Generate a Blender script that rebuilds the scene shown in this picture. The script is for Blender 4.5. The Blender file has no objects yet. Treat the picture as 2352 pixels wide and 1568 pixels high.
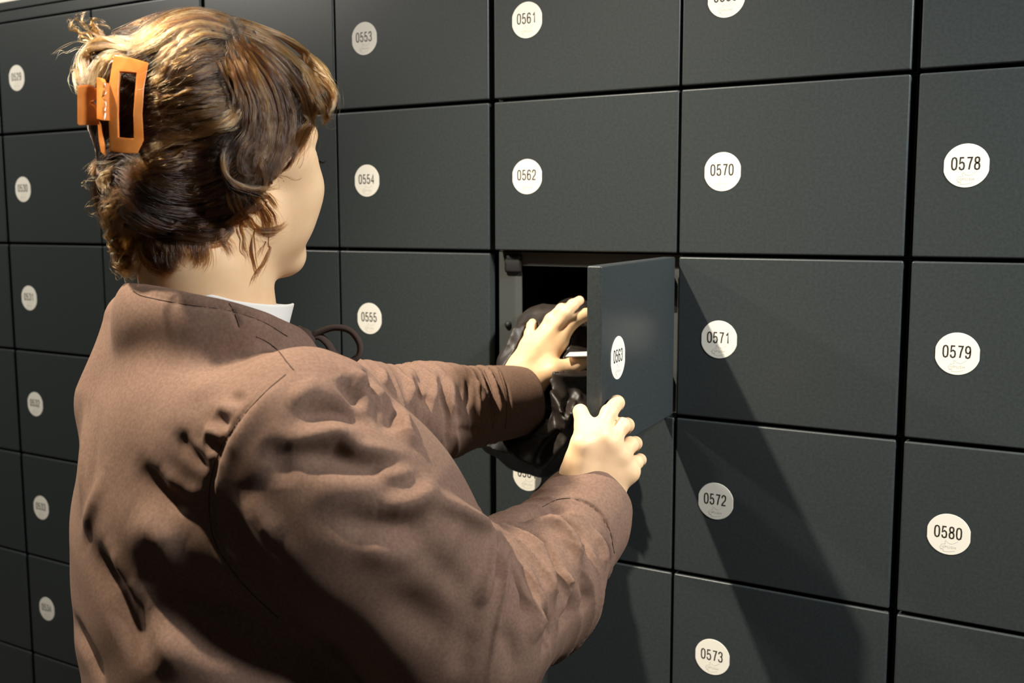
import bpy, bmesh, math, random
import numpy as np
from mathutils import Vector, Matrix

random.seed(5)
rng = np.random.default_rng(7)
FAST = False
SC = bpy.context.scene
COL = SC.collection

# ------------------------------------------------------------------ camera, light, exposure
FPX = 2405.82
CAM = np.array([2.04578, -1.35151, 1.46360])
RC = np.array([[0.85770607, 0.51413481, -0.0023853],
               [0.05853525, -0.10225864, -0.99303414],
               [-0.51079734, 0.85159178, -0.11780287]])   # rows: camera right, camera down, camera forward
cam_d = bpy.data.cameras.new('camera')
cam = bpy.data.objects.new('camera', cam_d)
COL.objects.link(cam)
cam_d.sensor_width = 36.0
cam_d.lens = 36.0 * FPX / 2352.0
cam_d.clip_start = 0.05
cam_d.dof.use_dof = True
cam_d.dof.focus_distance = 1.12
cam_d.dof.aperture_fstop = 7.5
m = Matrix(((RC[0][0], -RC[1][0], -RC[2][0], CAM[0]),
            (RC[0][1], -RC[1][1], -RC[2][1], CAM[1]),
            (RC[0][2], -RC[1][2], -RC[2][2], CAM[2]),
            (0, 0, 0, 1)))
cam.matrix_world = m
SC.camera = cam
SC.view_settings.view_transform = 'Standard'
SC.view_settings.look = 'None'
SC.view_settings.exposure = 0.0
SC.view_settings.gamma = 1.0
SC.view_settings.use_curve_mapping = False

wd = bpy.data.worlds.new('world')
SC.world = wd
wd.use_nodes = True
wd.node_tree.nodes['Background'].inputs[0].default_value = (1.0, 0.9, 0.8, 1)
wd.node_tree.nodes['Background'].inputs[1].default_value = 0.004


def spot(name, loc, target, power, size, angle, color, blend=0.4):
    ld = bpy.data.lights.new(name, 'SPOT')
    ld.energy = power
    ld.shadow_soft_size = size
    ld.spot_size = math.radians(angle)
    ld.spot_blend = blend
    ld.color = color
    o = bpy.data.objects.new(name, ld)
    COL.objects.link(o)
    o.location = loc
    d = Vector(target) - Vector(loc)
    o.rotation_euler = d.to_track_quat('-Z', 'Y').to_euler()
    return o


# the ceiling spot left of the person, the one whose shadows fall across the lockers
spot('ceiling_spot', (0.94, -1.0, 2.6), (1.50, -0.30, 1.1), 285, 0.022, 62, (1.0, 0.90, 0.74), 1.0)
# the next one to the right, past the open door
spot('ceiling_spot', (3.0, -0.48, 2.3), (1.7, -0.1, 1.3), 170, 0.12, 100, (0.96, 0.98, 1.0))
# unseen spot added to brighten the upper right lockers
spot('ceiling_spot', (3.3, -0.42, 2.6), (2.35, 0.0, 1.75), 170, 0.05, 52, (1.0, 0.98, 0.93), 1.0)
# one behind the photographer
spot('ceiling_spot', (2.3, -2.2, 2.6), (1.3, -0.3, 1.2), 6, 0.12, 120, (1.0, 0.93, 0.82))
# the next one down the aisle
spot('ceiling_spot', (-0.7, -1.1, 2.6), (-0.2, 0, 1.6), 150, 0.06, 130, (1.0, 0.93, 0.82))


# ------------------------------------------------------------------ helpers
def at(px, py, dep):
    """point in the room seen at photo pixel (px, py), dep metres in front of the camera plane"""
    q = np.array([(px - 1176) / FPX, (py - 784) / FPX, 1.0]) * dep
    return CAM + q @ RC


def raydir(px, py):
    return np.array([(px - 1176) / FPX, (py - 784) / FPX, 1.0]) @ RC


def link(name, me, mat=None, parent=None, smooth=True):
    o = bpy.data.objects.new(name, me)
    COL.objects.link(o)
    if mat is not None and len(me.materials) == 0:
        me.materials.append(mat)
    if parent is not None:
        o.parent = parent
    if smooth and hasattr(me, 'polygons') and len(me.polygons):
        me.polygons.foreach_set('use_smooth', [True] * len(me.polygons))
    return o


def tag(o, label=None, cat=None, group=None, kind=None):
    if label: o['label'] = label
    if cat: o['category'] = cat
    if group: o['group'] = group
    if kind: o['kind'] = kind
    return o


def empty(name, loc=(0, 0, 0)):
    o = bpy.data.objects.new(name, None)
    COL.objects.link(o)
    o.location = loc
    o.empty_display_size = 0.05
    return o


def pydata(name, v, f):
    me = bpy.data.meshes.new(name)
    v = np.asarray(v, dtype=np.float64)
    me.from_pydata([tuple(a) for a in v], [], [tuple(int(i) for i in q) for q in f])
    me.update()
    return me


def quadmesh(name, v, f):
    """fast mesh from numpy quads"""
    me = bpy.data.meshes.new(name)
    n, k = len(v), len(f)
    me.vertices.add(n)
    me.vertices.foreach_set('co', np.ascontiguousarray(v, dtype=np.float32).ravel())
    me.loops.add(k * 4)
    me.loops.foreach_set('vertex_index', np.ascontiguousarray(f, dtype=np.int32).ravel())
    me.polygons.add(k)
    me.polygons.foreach_set('loop_start', np.arange(0, k * 4, 4, dtype=np.int32))
    me.update(calc_edges=True)
    return me


def bevel_box(bm, x0, x1, y0, y1, z0, z1, bev=0.0, seg=2):
    r = bmesh.ops.create_cube(bm, size=1.0)
    for v in r['verts']:
        v.co = Vector(((x0 + x1) / 2 + v.co.x * (x1 - x0), (y0 + y1) / 2 + v.co.y * (y1 - y0), (z0 + z1) / 2 + v.co.z * (z1 - z0)))
    if bev > 0:
        es = list({e for v in r['verts'] for e in v.link_edges})
        bmesh.ops.bevel(bm, geom=es, offset=bev, segments=seg, profile=0.5, affect='EDGES')


def bm_mesh(name, bm):
    me = bpy.data.meshes.new(name)
    bm.to_mesh(me)
    bm.free()
    return me


def tube(pts, rad, seg=10, closed=False, flat=1.0):
    """swept tube through pts (list of 3-vectors); rad scalar or list; returns verts, quads"""
    P = np.array(pts, float)
    n = len(P)
    rad = np.broadcast_to(np.asarray(rad, float), (n,))
    T = np.gradient(P, axis=0)
    if closed:
        T = np.roll(P, -1, 0) - np.roll(P, 1, 0)
    T /= np.linalg.norm(T, axis=1, keepdims=True) + 1e-12
    up = np.array([0.13, 0.21, 0.97])
    N = np.zeros_like(P)
    a = np.cross(T[0], up); a /= np.linalg.norm(a)
    for i in range(n):
        a = a - T[i] * (a @ T[i]); a /= np.linalg.norm(a) + 1e-12
        N[i] = a
    B = np.cross(T, N)
    V = []
    for k in range(seg):
        t = 2 * math.pi * k / seg
        V.append(P + (N * math.cos(t) + B * math.sin(t) * flat) * rad[:, None])
    V = np.stack(V, 1).reshape(-1, 3)
    F = []
    m_ = n if closed else n - 1
    for i in range(m_):
        for k in range(seg):
            j = (i + 1) % n
            F.append((i * seg + k, i * seg + (k + 1) % seg, j * seg + (k + 1) % seg, j * seg + k))
    V = list(V)
    if not closed:
        for i, s in ((0, 1), (n - 1, -1)):
            c = len(V); V.append(P[i])
            for k in range(seg):
                q = (i * seg + k, i * seg + (k + 1) % seg)
                F.append((c, q[1], q[0]) if s > 0 else (c, q[0], q[1]))
    return np.array(V), F


def spline(pts, n=24, closed=False):
    """Catmull-Rom through pts"""
    P = np.array(pts, float)
    if closed:
        P = np.vstack([P[-1], P, P[0], P[1]])
    else:
        P = np.vstack([2 * P[0] - P[1], P, 2 * P[-1] - P[-2]])
    m_ = len(P) - 3
    t = np.linspace(0, m_, n, endpoint=not closed)
    i = np.minimum(t.astype(int), m_ - 1)
    u = (t - i)[:, None]
    p0, p1, p2, p3 = P[i], P[i + 1], P[i + 2], P[i + 3]
    return 0.5 * ((2 * p1) + (-p0 + p2) * u + (2 * p0 - 5 * p1 + 4 * p2 - p3) * u ** 2 + (-p0 + 3 * p1 - 3 * p2 + p3) * u ** 3)


# ------------------------------------------------------------------ materials
def mat(name, color, rough=0.5, metal=0.0, spec=0.5, **kw):
    m_ = bpy.data.materials.new(name)
    m_.use_nodes = True
    b = m_.node_tree.nodes['Principled BSDF']
    b.inputs['Base Color'].default_value = (*color, 1)
    b.inputs['Roughness'].default_value = rough
    b.inputs['Metallic'].default_value = metal
    b.inputs['Specular IOR Level'].default_value = spec
    for k, v in kw.items():
        b.inputs[k.replace('_', ' ')].default_value = v
    return m_


def nodes_of(m_):
    nt = m_.node_tree
    return nt, nt.nodes, nt.links, nt.nodes['Principled BSDF']


def add_noise_color(m_, c1, c2, scale, detail=6, rough=0.6, lo=0.35, hi=0.65, stretch=(1, 1, 1)):
    nt, N, L, b = nodes_of(m_)
    tc = N.new('ShaderNodeTexCoord')
    mp = N.new('ShaderNodeMapping'); mp.inputs['Scale'].default_value = stretch
    nz = N.new('ShaderNodeTexNoise')
    nz.inputs['Scale'].default_value = scale; nz.inputs['Detail'].default_value = detail
    nz.inputs['Roughness'].default_value = rough
    cr = N.new('ShaderNodeValToRGB')
    cr.color_ramp.elements[0].position = lo; cr.color_ramp.elements[0].color = (*c1, 1)
    cr.color_ramp.elements[1].position = hi; cr.color_ramp.elements[1].color = (*c2, 1)
    L.new(tc.outputs['Object'], mp.inputs[0]); L.new(mp.outputs[0], nz.inputs['Vector'])
    L.new(nz.outputs['Fac'], cr.inputs[0]); L.new(cr.outputs[0], b.inputs['Base Color'])
    return nz


def add_bump(m_, scale, strength, dist=0.001, detail=4, stretch=(1, 1, 1), kind='noise'):
    nt, N, L, b = nodes_of(m_)
    tc = N.new('ShaderNodeTexCoord')
    mp = N.new('ShaderNodeMapping'); mp.inputs['Scale'].default_value = stretch
    if kind == 'wave':
        nz = N.new('ShaderNodeTexWave'); nz.wave_type = 'BANDS'; nz.bands_direction = 'DIAGONAL'
        nz.inputs['Scale'].default_value = scale; nz.inputs['Distortion'].default_value = 1.5
        nz.inputs['Detail'].default_value = 1.0; nz.inputs['Detail Scale'].default_value = 0.4
    else:
        nz = N.new('ShaderNodeTexNoise')
        nz.inputs['Scale'].default_value = scale; nz.inputs['Detail'].default_value = detail
    bp = N.new('ShaderNodeBump')
    bp.inputs['Strength'].default_value = strength; bp.inputs['Distance'].default_value = dist
    L.new(tc.outputs['Object'], mp.inputs[0]); L.new(mp.outputs[0], nz.inputs['Vector'])
    L.new(nz.outputs['Fac'], bp.inputs['Height'])
    if b.inputs['Normal'].links:
        L.new(b.inputs['Normal'].links[0].from_socket, bp.inputs['Normal'])
    L.new(bp.outputs['Normal'], b.inputs['Normal'])


M_DOOR = mat('locker_door_laminate', (0.034, 0.041, 0.042), rough=0.35, spec=0.36)
add_noise_color(M_DOOR, (0.025, 0.030, 0.030), (0.032, 0.038, 0.039), 260, detail=4)
add_bump(M_DOOR, 1500, 0.25, 0.0002, detail=2)
M_FRAME = mat('locker_frame_metal', (0.05, 0.054, 0.050), rough=0.5)
add_bump(M_FRAME, 900, 0.15, 0.0002)
M_BLACK = mat('black_plastic', (0.006, 0.006, 0.006), rough=0.6)
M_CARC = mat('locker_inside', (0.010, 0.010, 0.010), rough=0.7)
M_STICK = mat('sticker_paper', (0.70, 0.67, 0.59), rough=0.55, spec=0.3)
M_INK = mat('sticker_ink', (0.02, 0.016, 0.010), rough=0.5)
M_FAINT = mat('sticker_faded_ink', (0.50, 0.48, 0.41), rough=0.55)
M_WALL = mat('plaster', (0.78, 0.74, 0.64), rough=0.8)
add_bump(M_WALL, 60, 0.2, 0.002)
M_FLOOR = mat('floor_vinyl', (0.10, 0.095, 0.09), rough=0.45)
add_noise_color(M_FLOOR, (0.08, 0.075, 0.07), (0.13, 0.12, 0.11), 14)
M_DARKWALL = mat('dark_wall_paint', (0.10, 0.10, 0.10), rough=0.75)
add_bump(M_DARKWALL, 60, 0.2, 0.002)

# ------------------------------------------------------------------ the room
def struct_box(name, x0, x1, y0, y1, z0, z1, m_):
    bm = bmesh.new()
    bevel_box(bm, x0, x1, y0, y1, z0, z1)
    o = link(name, bm_mesh(name, bm), m_, smooth=False)
    o['kind'] = 'structure'
    return o


struct_box('floor', -3.4, 5.4, -3.2, 0.7, -0.05, 0.0, M_FLOOR)
struct_box('ceiling', -3.4, 5.4, -3.2, 0.7, 2.75, 2.80, M_DARKWALL)
struct_box('wall_back', -3.4, 5.4, 0.50, 0.60, 0.0, 2.75, M_WALL)
struct_box('wall_left', -3.4, -3.3, -3.2, 0.5, 0.0, 2.75, M_DARKWALL)
struct_box('wall_right', 5.3, 5.4, -3.2, 0.5, 0.0, 2.75, M_DARKWALL)
struct_box('wall_front', -3.3, 5.3, -3.2, -3.1, 0.0, 2.75, M_DARKWALL)

# ------------------------------------------------------------------ lockers
PW, PH, TOP = 0.300, 0.2242, 1.860
BASE = TOP - 8 * PH
DTH = 0.018

DIG = {
    '0': [[(0.5, 1), (0.15, 0.93), (0.0, 0.72), (0, 0.28), (0.15, 0.07), (0.5, 0), (0.85, 0.07), (1, 0.28), (1, 0.72), (0.85, 0.93), (0.5, 1)]],
    '1': [[(0.18, 0.74), (0.48, 0.86), (0.66, 1.0), (0.66, 0.0)]],
    '2': [[(0.02, 0.72), (0.10, 0.92), (0.5, 1), (0.9, 0.92), (0.98, 0.72), (0.85, 0.5), (0.2, 0.2), (0.02, 0.02), (1, 0.02)]],
    '3': [[(0.02, 0.76), (0.14, 0.94), (0.5, 1), (0.88, 0.93), (0.95, 0.74), (0.82, 0.57), (0.42, 0.53)], [(0.82, 0.52), (1, 0.3), (0.88, 0.07), (0.5, 0), (0.12, 0.06), (0, 0.25)]],
    '4': [[(0.74, 0.0), (0.74, 0.98), (0.0, 0.28), (1.02, 0.28)]],
    '5': [[(0.93, 0.98), (0.16, 0.98), (0.06, 0.5), (0.5, 0.62), (0.88, 0.53), (1, 0.3), (0.88, 0.07), (0.5, 0), (0.12, 0.06), (0, 0.24)]],
    '6': [[(0.95, 0.78), (0.82, 0.95), (0.5, 1), (0.14, 0.92), (0.0, 0.66), (0.0, 0.28), (0.13, 0.07), (0.5, 0), (0.87, 0.07), (1, 0.3), (0.87, 0.53), (0.5, 0.6), (0.13, 0.53), (0.0, 0.36)]],
    '7': [[(0.0, 0.98), (1, 0.98), (0.62, 0.5), (0.42, 0.0)]],
    '8': [[(0.5, 0.54), (0.14, 0.62), (0.06, 0.79), (0.16, 0.95), (0.5, 1), (0.84, 0.95), (0.94, 0.79), (0.86, 0.62), (0.5, 0.54), (0.1, 0.45), (0, 0.26), (0.12, 0.06), (0.5, 0), (0.88, 0.06), (1, 0.26), (0.9, 0.45), (0.5, 0.54)]],
    '9': [[(0.05, 0.22), (0.18, 0.05), (0.5, 0), (0.86, 0.08), (1, 0.34), (1, 0.72), (0.87, 0.93), (0.5, 1), (0.13, 0.93), (0, 0.7), (0.13, 0.47), (0.5, 0.4), (0.87, 0.47), (1, 0.64)]],
}
LET = {'P': [[(0, 0), (0, 1), (0.8, 1), (1, 0.78), (0.8, 0.5), (0, 0.5)]], 'U': [[(0, 1), (0, 0.2), (0.3, 0), (0.7, 0), (1, 0.2), (1, 1)]],
       'S': [[(1, 0.9), (0.6, 1), (0.1, 0.85), (0.2, 0.58), (0.8, 0.42), (0.95, 0.15), (0.5, 0), (0, 0.1)]], 'H': [[(0, 0), (0, 1)], [(1, 0), (1, 1)], [(0, 0.5), (1, 0.5)]]}
HAND = [[(-0.011, -0.004), (-0.0085, -0.0005), (-0.004, 0.0005), (-0.0045, 0.0035), (-0.0035, 0.005), (-0.0005, 0.002), (0.004, 0.001), (0.008, 0.003), (0.0115, 0.0055)],
        [(-0.011, -0.004), (-0.0095, -0.007), (-0.006, -0.0075), (-0.0065, -0.0095), (-0.002, -0.0098), (0.003, -0.0090), (0.008, -0.0075)],
        [(-0.0095, -0.004), (-0.006, -0.0025), (-0.006, -0.0055), (-0.0095, -0.007)]]


def stroke(V, F, MI, pts, w, y, mi, th=0.00012):
    P = [Vector((a, b)) for a, b in pts]
    n = len(P)
    L_, R_ = [], []
    for i in range(n):
        if i == 0: t = P[1] - P[0]
        elif i == n - 1:
            t = P[-1] - P[-2]
        else:
            t = (P[i + 1] - P[i]).normalized() + (P[i] - P[i - 1]).normalized()
            if t.length < 1e-6: t = P[i + 1] - P[i]
        if (P[0] - P[-1]).length < 1e-6 and i in (0, n - 1):
            t = (P[1] - P[0]).normalized() + (P[-1] - P[-2]).normalized()
        t.normalize()
        nn = Vector((-t.y, t.x))
        s = 1.0
        if 0 < i < n - 1:
            c = nn.dot(Vector((-(P[i + 1] - P[i]).y, (P[i + 1] - P[i]).x)).normalized())
            s = 1 / max(c, 0.6)
        L_.append(P[i] + nn * w / 2 * s); R_.append(P[i] - nn * w / 2 * s)
    b = len(V)
    for i in range(n):
        V.append((L_[i].x, y - th, L_[i].y)); V.append((R_[i].x, y - th, R_[i].y))
        V.append((L_[i].x, y, L_[i].y)); V.append((R_[i].x, y, R_[i].y))
    for i in range(n - 1):
        q, r = b + 4 * i, b + 4 * (i + 1)
        F.append((q, r, r + 1, q + 1)); MI.append(mi)
        F.append((q, q + 2, r + 2, r)); MI.append(mi)
        F.append((q + 1, r + 1, r + 3, q + 3)); MI.append(mi)


def sticker_mesh(num):
    V, F, MI = [], [], []
    R_, X_ = 0.0257, 0.0249
    y0, y1 = -0.00005, -0.0006
    ring = [(max(-X_, min(X_, R_ * math.cos(t))), R_ * math.sin(t)) for t in [2 * math.pi * k / 72 for k in range(72)]]
    for s, y in ((1.0, y0), (1.0, y1 + 0.0002), (0.992, y1)):
        for a, c in ring: V.append((a * s, y, c * s))
    V.append((0, y1, 0))
    for k in range(72):
        j = (k + 1) % 72
        for q in (0, 72):
            F.append((q + k, q + j, q + 72 + j, q + 72 + k)); MI.append(0)
        F.append((144 + k, 144 + j, 216)); MI.append(0)
    h, w, sw = 0.0142, 0.0052, 0.00175
    for i, ch in enumerate(num):
        cx = -0.0007 + (i - 1.5) * 0.0084
        for st in DIG[ch]:
            stroke(V, F, MI, [(cx - w / 2 + a * w, 0.0025 - h / 2 + b * h) for a, b in st], sw, y1, 1)
    for st in HAND:
        stroke(V, F, MI, [(a * 0.92 + 0.0005, b * 0.95 - 0.0125) for a, b in st], 0.0005, y1, 2)
    for i, ch in enumerate('PUSH'):
        for st in LET[ch]:
            stroke(V, F, MI, [(-0.0035 + i * 0.0034 + a * 0.0022, -0.0172 + b * 0.0027) for a, b in st], 0.0005, y1, 2)
    me = pydata('number_sticker', V, F)
    for m_ in (M_STICK, M_INK, M_FAINT): me.materials.append(m_)
    me.polygons.foreach_set('material_index', MI)
    return me


def door_mesh(xa, xb):
    bm = bmesh.new()
    bevel_box(bm, xa, xb, 0.0, DTH, 0.0025, PH - 0.0025, bev=0.0024, seg=6)
    return bm_mesh('door', bm)


def body_mesh(xa, xb):
    """open fronted case: sides, top, bottom, back and a face frame behind the door"""
    bm = bmesh.new()
    y0, y1 = 0.0225, 0.440
    t = 0.0015
    z0, z1 = 0.0007, PH - 0.0007
    bevel_box(bm, xa, xa + t, y0, y1, z0, z1); bevel_box(bm, xb - t, xb, y0, y1, z0, z1)
    bevel_box(bm, xa + t, xb - t, y0, y1, z0, z0 + t); bevel_box(bm, xa + t, xb - t, y0, y1, z1 - t, z1)
    bevel_box(bm, xa + t, xb - t, y1 - t, y1, z0 + t, z1 - t)
    return bm_mesh('locker_body', bm)


def frame_mesh(xa, xb):
    bm = bmesh.new()
    y0, y1 = 0.0205, 0.0223
    z0, z1 = 0.0007, PH - 0.0007
    bevel_box(bm, xa, xa + 0.040, y0, y1, z0, z1)
    bevel_box(bm, xb - 0.022, xb, y0, y1, z0, z1)
    bevel_box(bm, xa + 0.040, xb - 0.022, y0, y1, z1 - 0.020, z1)
    bevel_box(bm, xa + 0.040, xb - 0.022, y0, y1, z0, z0 + 0.016)
    return bm_mesh('face_frame', bm)


SPAN = {0: (0.0050, 0.2980), 1: (0.0020, 0.2950)}
CASE = {0: (0.0003, 0.2997), 1: (0.0003, 0.2997)}
DOORS = {k: door_mesh(*SPAN[k]) for k in (0, 1)}
CASES = {k: body_mesh(*CASE[k]) for k in (0, 1)}
for k in (0, 1):
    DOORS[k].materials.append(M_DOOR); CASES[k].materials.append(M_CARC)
    DOORS[k].polygons.foreach_set('use_smooth', [False] * len(DOORS[k].polygons))

OPEN = '0563'
HIDDEN = {'0545', '0546', '0547', '0548', '0549', '0550', '0537', '0538', '0539', '0540', '0541', '0542'}
open_door = None
for ci in range(-1, 8):
    for r in range(8):
        num = '%04d' % (529 + 8 * ci + r)
        xg, zb = ci * PW, TOP - (r + 1) * PH
        c = at_px = None
        # leave out what lies well outside the picture
        q = RC @ (np.array([xg + 0.15, 0, zb + 0.11]) - CAM)
        u, v = 1176 + FPX * q[0] / q[2], 784 + FPX * q[1] / q[2]
        if not (-420 < u < 3500 and -420 < v < 2050): continue
        par = ci % 2
        root = empty('locker', (xg, 0, zb))
        if num == OPEN:
            lab = 'dark grey locker numbered 0563 standing open with a black jacket stuffed inside'
        else:
            place = ('top row' if r == 0 else 'second row' if r == 1 else 'row %s' % ['', '', 'three', 'four', 'five', 'six', 'seven', 'eight'][r])
            lab = 'closed dark grey locker with white sticker %s, %s' % (num, place)
            if num in HIDDEN: lab += ', behind the person'
        tag(root, lab, 'locker', 'numbered lockers in the locker wall')
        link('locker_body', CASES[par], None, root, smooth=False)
        sm = sticker_mesh(num)
        if num != OPEN:
            d = link('door', DOORS[par], None, root, smooth=False)
            s = link('number_sticker', sm, None, d, smooth=False)
            s.location = (0.0619, 0, PH - 0.1130)
        else:
            fr = link('face_frame', frame_mesh(*CASE[par]), M_FRAME, root, smooth=False)
            # door hinged on its right edge, swung open by 96 degrees
            xa, xb = SPAN[par]
            me = door_mesh(xa - xb, 0.0); me.materials.append(M_DOOR)
            d = link('door', me, None, root, smooth=False)
            d.location = (xb - 0.0005, -0.001, 0)
            d.rotation_euler = (0, 0, math.radians(96))
            s = link('number_sticker', sm, None, d, smooth=False)
            s.location = (0.0619 - xb, 0, PH - 0.1130)
            open_door = d
            # latch keeper hole and, above it, a black block on the left stile
            bm = bmesh.new()
            bmesh.ops.create_uvsphere(bm, u_segments=16, v_segments=8, radius=0.006)
            k_ = link('latch_keeper', bm_mesh('latch_keeper', bm), M_BLACK, root)
            k_.location = (0.0165, 0.0205, 0.112)
            bm = bmesh.new()
            bevel_box(bm, 0.0125, 0.042, 0.0140, 0.0200, PH - 0.032, PH - 0.004, bev=0.004, seg=3)
            link('black_block', bm_mesh('black_block', bm), M_BLACK, root)
            bm = bmesh.new()
            bevel_box(bm, xb - 0.022, xb - 0.012, 0.006, 0.0200, 0.020, 0.060, bev=0.002)
            h = link('hinge', bm_mesh('hinge', bm), M_FRAME, root)
            h2 = h.copy(); COL.objects.link(h2); h2.location = (0, 0, PH - 0.085)

# cornice boards on top of the locker wall and the plinth below
def trim(name, x0, x1, y0, y1, z0, z1, bev=0.0015):
    bm = bmesh.new()
    bevel_box(bm, x0, x1, y0, y1, z0, z1, bev=bev, seg=2)
    o = link(name, bm_mesh(name, bm), M_DOOR, smooth=False)
    o['kind'] = 'structure'


trim('trim_1', -0.9, 2.7, 0.002, 0.44, TOP + 0.001, TOP + 0.0215)
trim('trim_2', -0.9, 2.7, 0.000, 0.44, TOP + 0.0235, TOP + 0.040)
trim('baseboard_back', -0.9, 2.7, 0.03, 0.44, 0.0, BASE - 0.001)

# ------------------------------------------------------------------ signed-distance modelling kit
f32 = np.float32


def smin(a, b, k):
    h = np.maximum(k - np.abs(a - b), 0) / k
    return np.minimum(a, b) - h * h * k * 0.25


def smax(a, b, k):
    return -smin(-a, -b, k)


def cone(p, a, b, ra, rb):
    a = np.asarray(a, f32); b = np.asarray(b, f32)
    ba = b - a
    t = np.clip(((p - a) @ ba) / max(float(ba @ ba), 1e-9), 0, 1)
    return np.linalg.norm(p - a - t[:, None] * ba, axis=1) - (ra + (rb - ra) * t)


def chain(p, pts, rs, k=0.01):
    d = None
    for i in range(len(pts) - 1):
        e = cone(p, pts[i], pts[i + 1], rs[i], rs[i + 1])
        d = e if d is None else smin(d, e, k)
    return d


def ell(p, c, r, B=None):
    """ellipsoid, B rows = local axes"""
    q = p - np.asarray(c, f32)
    if B is not None: q = q @ np.asarray(B, f32).T
    r = np.asarray(r, f32)
    k0 = np.linalg.norm(q / r, axis=1)
    k1 = np.linalg.norm(q / (r * r), axis=1) + 1e-9
    return k0 * (k0 - 1.0) / k1


def box_mask(p, lo, hi):
    return np.all((p > np.asarray(lo, f32)) & (p < np.asarray(hi, f32)), axis=1)


def nets(fn, lo, hi, vox, newton=1):
    """sparse surface nets of fn<0 inside lo..hi -> verts (world), quads"""
    lo = np.asarray(lo, float); hi = np.asarray(hi, float)
    Bk = 8
    nb = np.maximum(np.ceil((hi - lo) / (vox * Bk)).astype(int), 1)
    ix = np.stack(np.meshgrid(*[np.arange(k) for k in nb], indexing='ij'), -1).reshape(-1, 3)
    cen = lo + (ix + 0.5) * vox * Bk
    d = np.concatenate([fn(cen[i:i + 200000].astype(f32)) for i in range(0, len(cen), 200000)])
    act = ix[np.abs(d) < vox * Bk * 1.25 + 0.006]
    G = np.stack(np.meshgrid(*[np.arange(Bk + 1)] * 3, indexing='ij'), -1)      # 9,9,9,3
    NY, NZ = int(nb[1] * Bk + 4), int(nb[2] * Bk + 4)
    CO = np.array([[0, 0, 0], [1, 0, 0], [0, 1, 0], [1, 1, 0], [0, 0, 1], [1, 0, 1], [0, 1, 1], [1, 1, 1]])
    ED = [(0, 1), (2, 3), (4, 5), (6, 7), (0, 2), (1, 3), (4, 6), (5, 7), (0, 4), (1, 5), (2, 6), (3, 7)]
    keys, verts, ek = [], [], [[], [], []]
    for i in range(0, len(act), 500):
        A = act[i:i + 500]
        gi = A[:, None, None, None, :] * Bk + G
        P = (lo + gi * vox).astype(f32)
        v = fn(P.reshape(-1, 3)).reshape(len(A), Bk + 1, Bk + 1, Bk + 1)
        s = v < 0
        c8 = np.stack([s[:, a:a + Bk, b:b + Bk, c:c + Bk] for a, b, c in CO], -1)
        cs = c8.sum(-1)
        w = np.argwhere((cs > 0) & (cs < 8))
        if len(w):
            val = np.stack([v[w[:, 0], w[:, 1] + a, w[:, 2] + b, w[:, 3] + c] for a, b, c in CO], -1)
            acc = np.zeros((len(w), 3)); cnt = np.zeros(len(w))
            for e0, e1 in ED:
                a, b = val[:, e0], val[:, e1]
                cr = (a < 0) != (b < 0)
                t = np.where(cr, a / np.where(cr, a - b, 1), 0)
                pt = CO[e0] + t[:, None] * (CO[e1] - CO[e0])
                acc += pt * cr[:, None]; cnt += cr
            g = A[w[:, 0]] * Bk + w[:, 1:]
            verts.append(lo + (g + acc / cnt[:, None]) * vox)
            keys.append((g[:, 0].astype(np.int64) * NY + g[:, 1]) * NZ + g[:, 2])
        for ax in range(3):
            sl0 = [slice(None)] + [slice(0, Bk)] * 3
            sl1 = list(sl0); sl1[ax + 1] = slice(1, Bk + 1)
            a, b = s[tuple(sl0)], s[tuple(sl1)]
            w = np.argwhere(a != b)
            if len(w):
                g = A[w[:, 0]] * Bk + w[:, 1:]
                ek[ax].append(np.concatenate([g, a[tuple(w.T)][:, None].astype(int)], 1))
    K = np.concatenate(keys); V = np.concatenate(verts)
    o = np.argsort(K); K = K[o]; V = V[o]
    F = []
    mul = np.array([NY * NZ, NZ, 1], dtype=np.int64)
    for ax in range(3):
        if not ek[ax]: continue
        e = np.concatenate(ek[ax])
        g = e[:, :3].astype(np.int64); ins = e[:, 3]
        b, c = (ax + 1) % 3, (ax + 2) % 3
        k0 = g @ mul
        q = np.stack([k0, k0 - mul[b], k0 - mul[b] - mul[c], k0 - mul[c]], 1)
        ps = np.searchsorted(K, q); ps = np.minimum(ps, len(K) - 1)
        ok = np.all(K[ps] == q, axis=1)
        ps = ps[ok]; ins = ins[ok]
        ps[ins == 0] = ps[ins == 0][:, ::-1]
        F.append(ps)
    F = np.concatenate(F)
    for _ in range(newton):
        V = relax(fn, V, vox)
    return V, F


def grad(fn, V, h):
    V = V.astype(f32)
    g = np.stack([fn(V + np.eye(3, dtype=f32)[k] * h) - fn(V - np.eye(3, dtype=f32)[k] * h) for k in range(3)], 1) / (2 * h)
    return g


def relax(fn, V, vox):
    g = grad(fn, V, vox * 0.6)
    d = fn(V.astype(f32))
    n2 = (g * g).sum(1) + 0.05
    st = np.clip(d / n2, -vox * 0.6, vox * 0.6)
    return V - g * st[:, None]


def hit(fn, px, py, near=0.6, far=1.8, lift=0.0):
    """where the line of sight through pixels meets a surface (or passes it closest)"""
    px = np.atleast_1d(px); py = np.atleast_1d(py)
    D = np.stack([raydir(a, b) for a, b in zip(px, py)])
    N = np.linalg.norm(D, axis=1)
    t = np.full(len(D), near); best = np.full(len(D), 9.0); bt = t.copy(); done = np.zeros(len(D), bool)
    for _ in range(140):
        P = CAM + D * t[:, None]
        d = fn(P.astype(f32)) - lift
        up = (d < best) & ~done
        best = np.where(up, d, best); bt = np.where(up, t, bt)
        done |= d < 0.0004
        t = np.where(done, t, t + np.maximum(d * 0.7, 0.0008) / N)
        if t.min() > far: break
        done |= t > far
    return CAM + D * bt[:, None]


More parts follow.
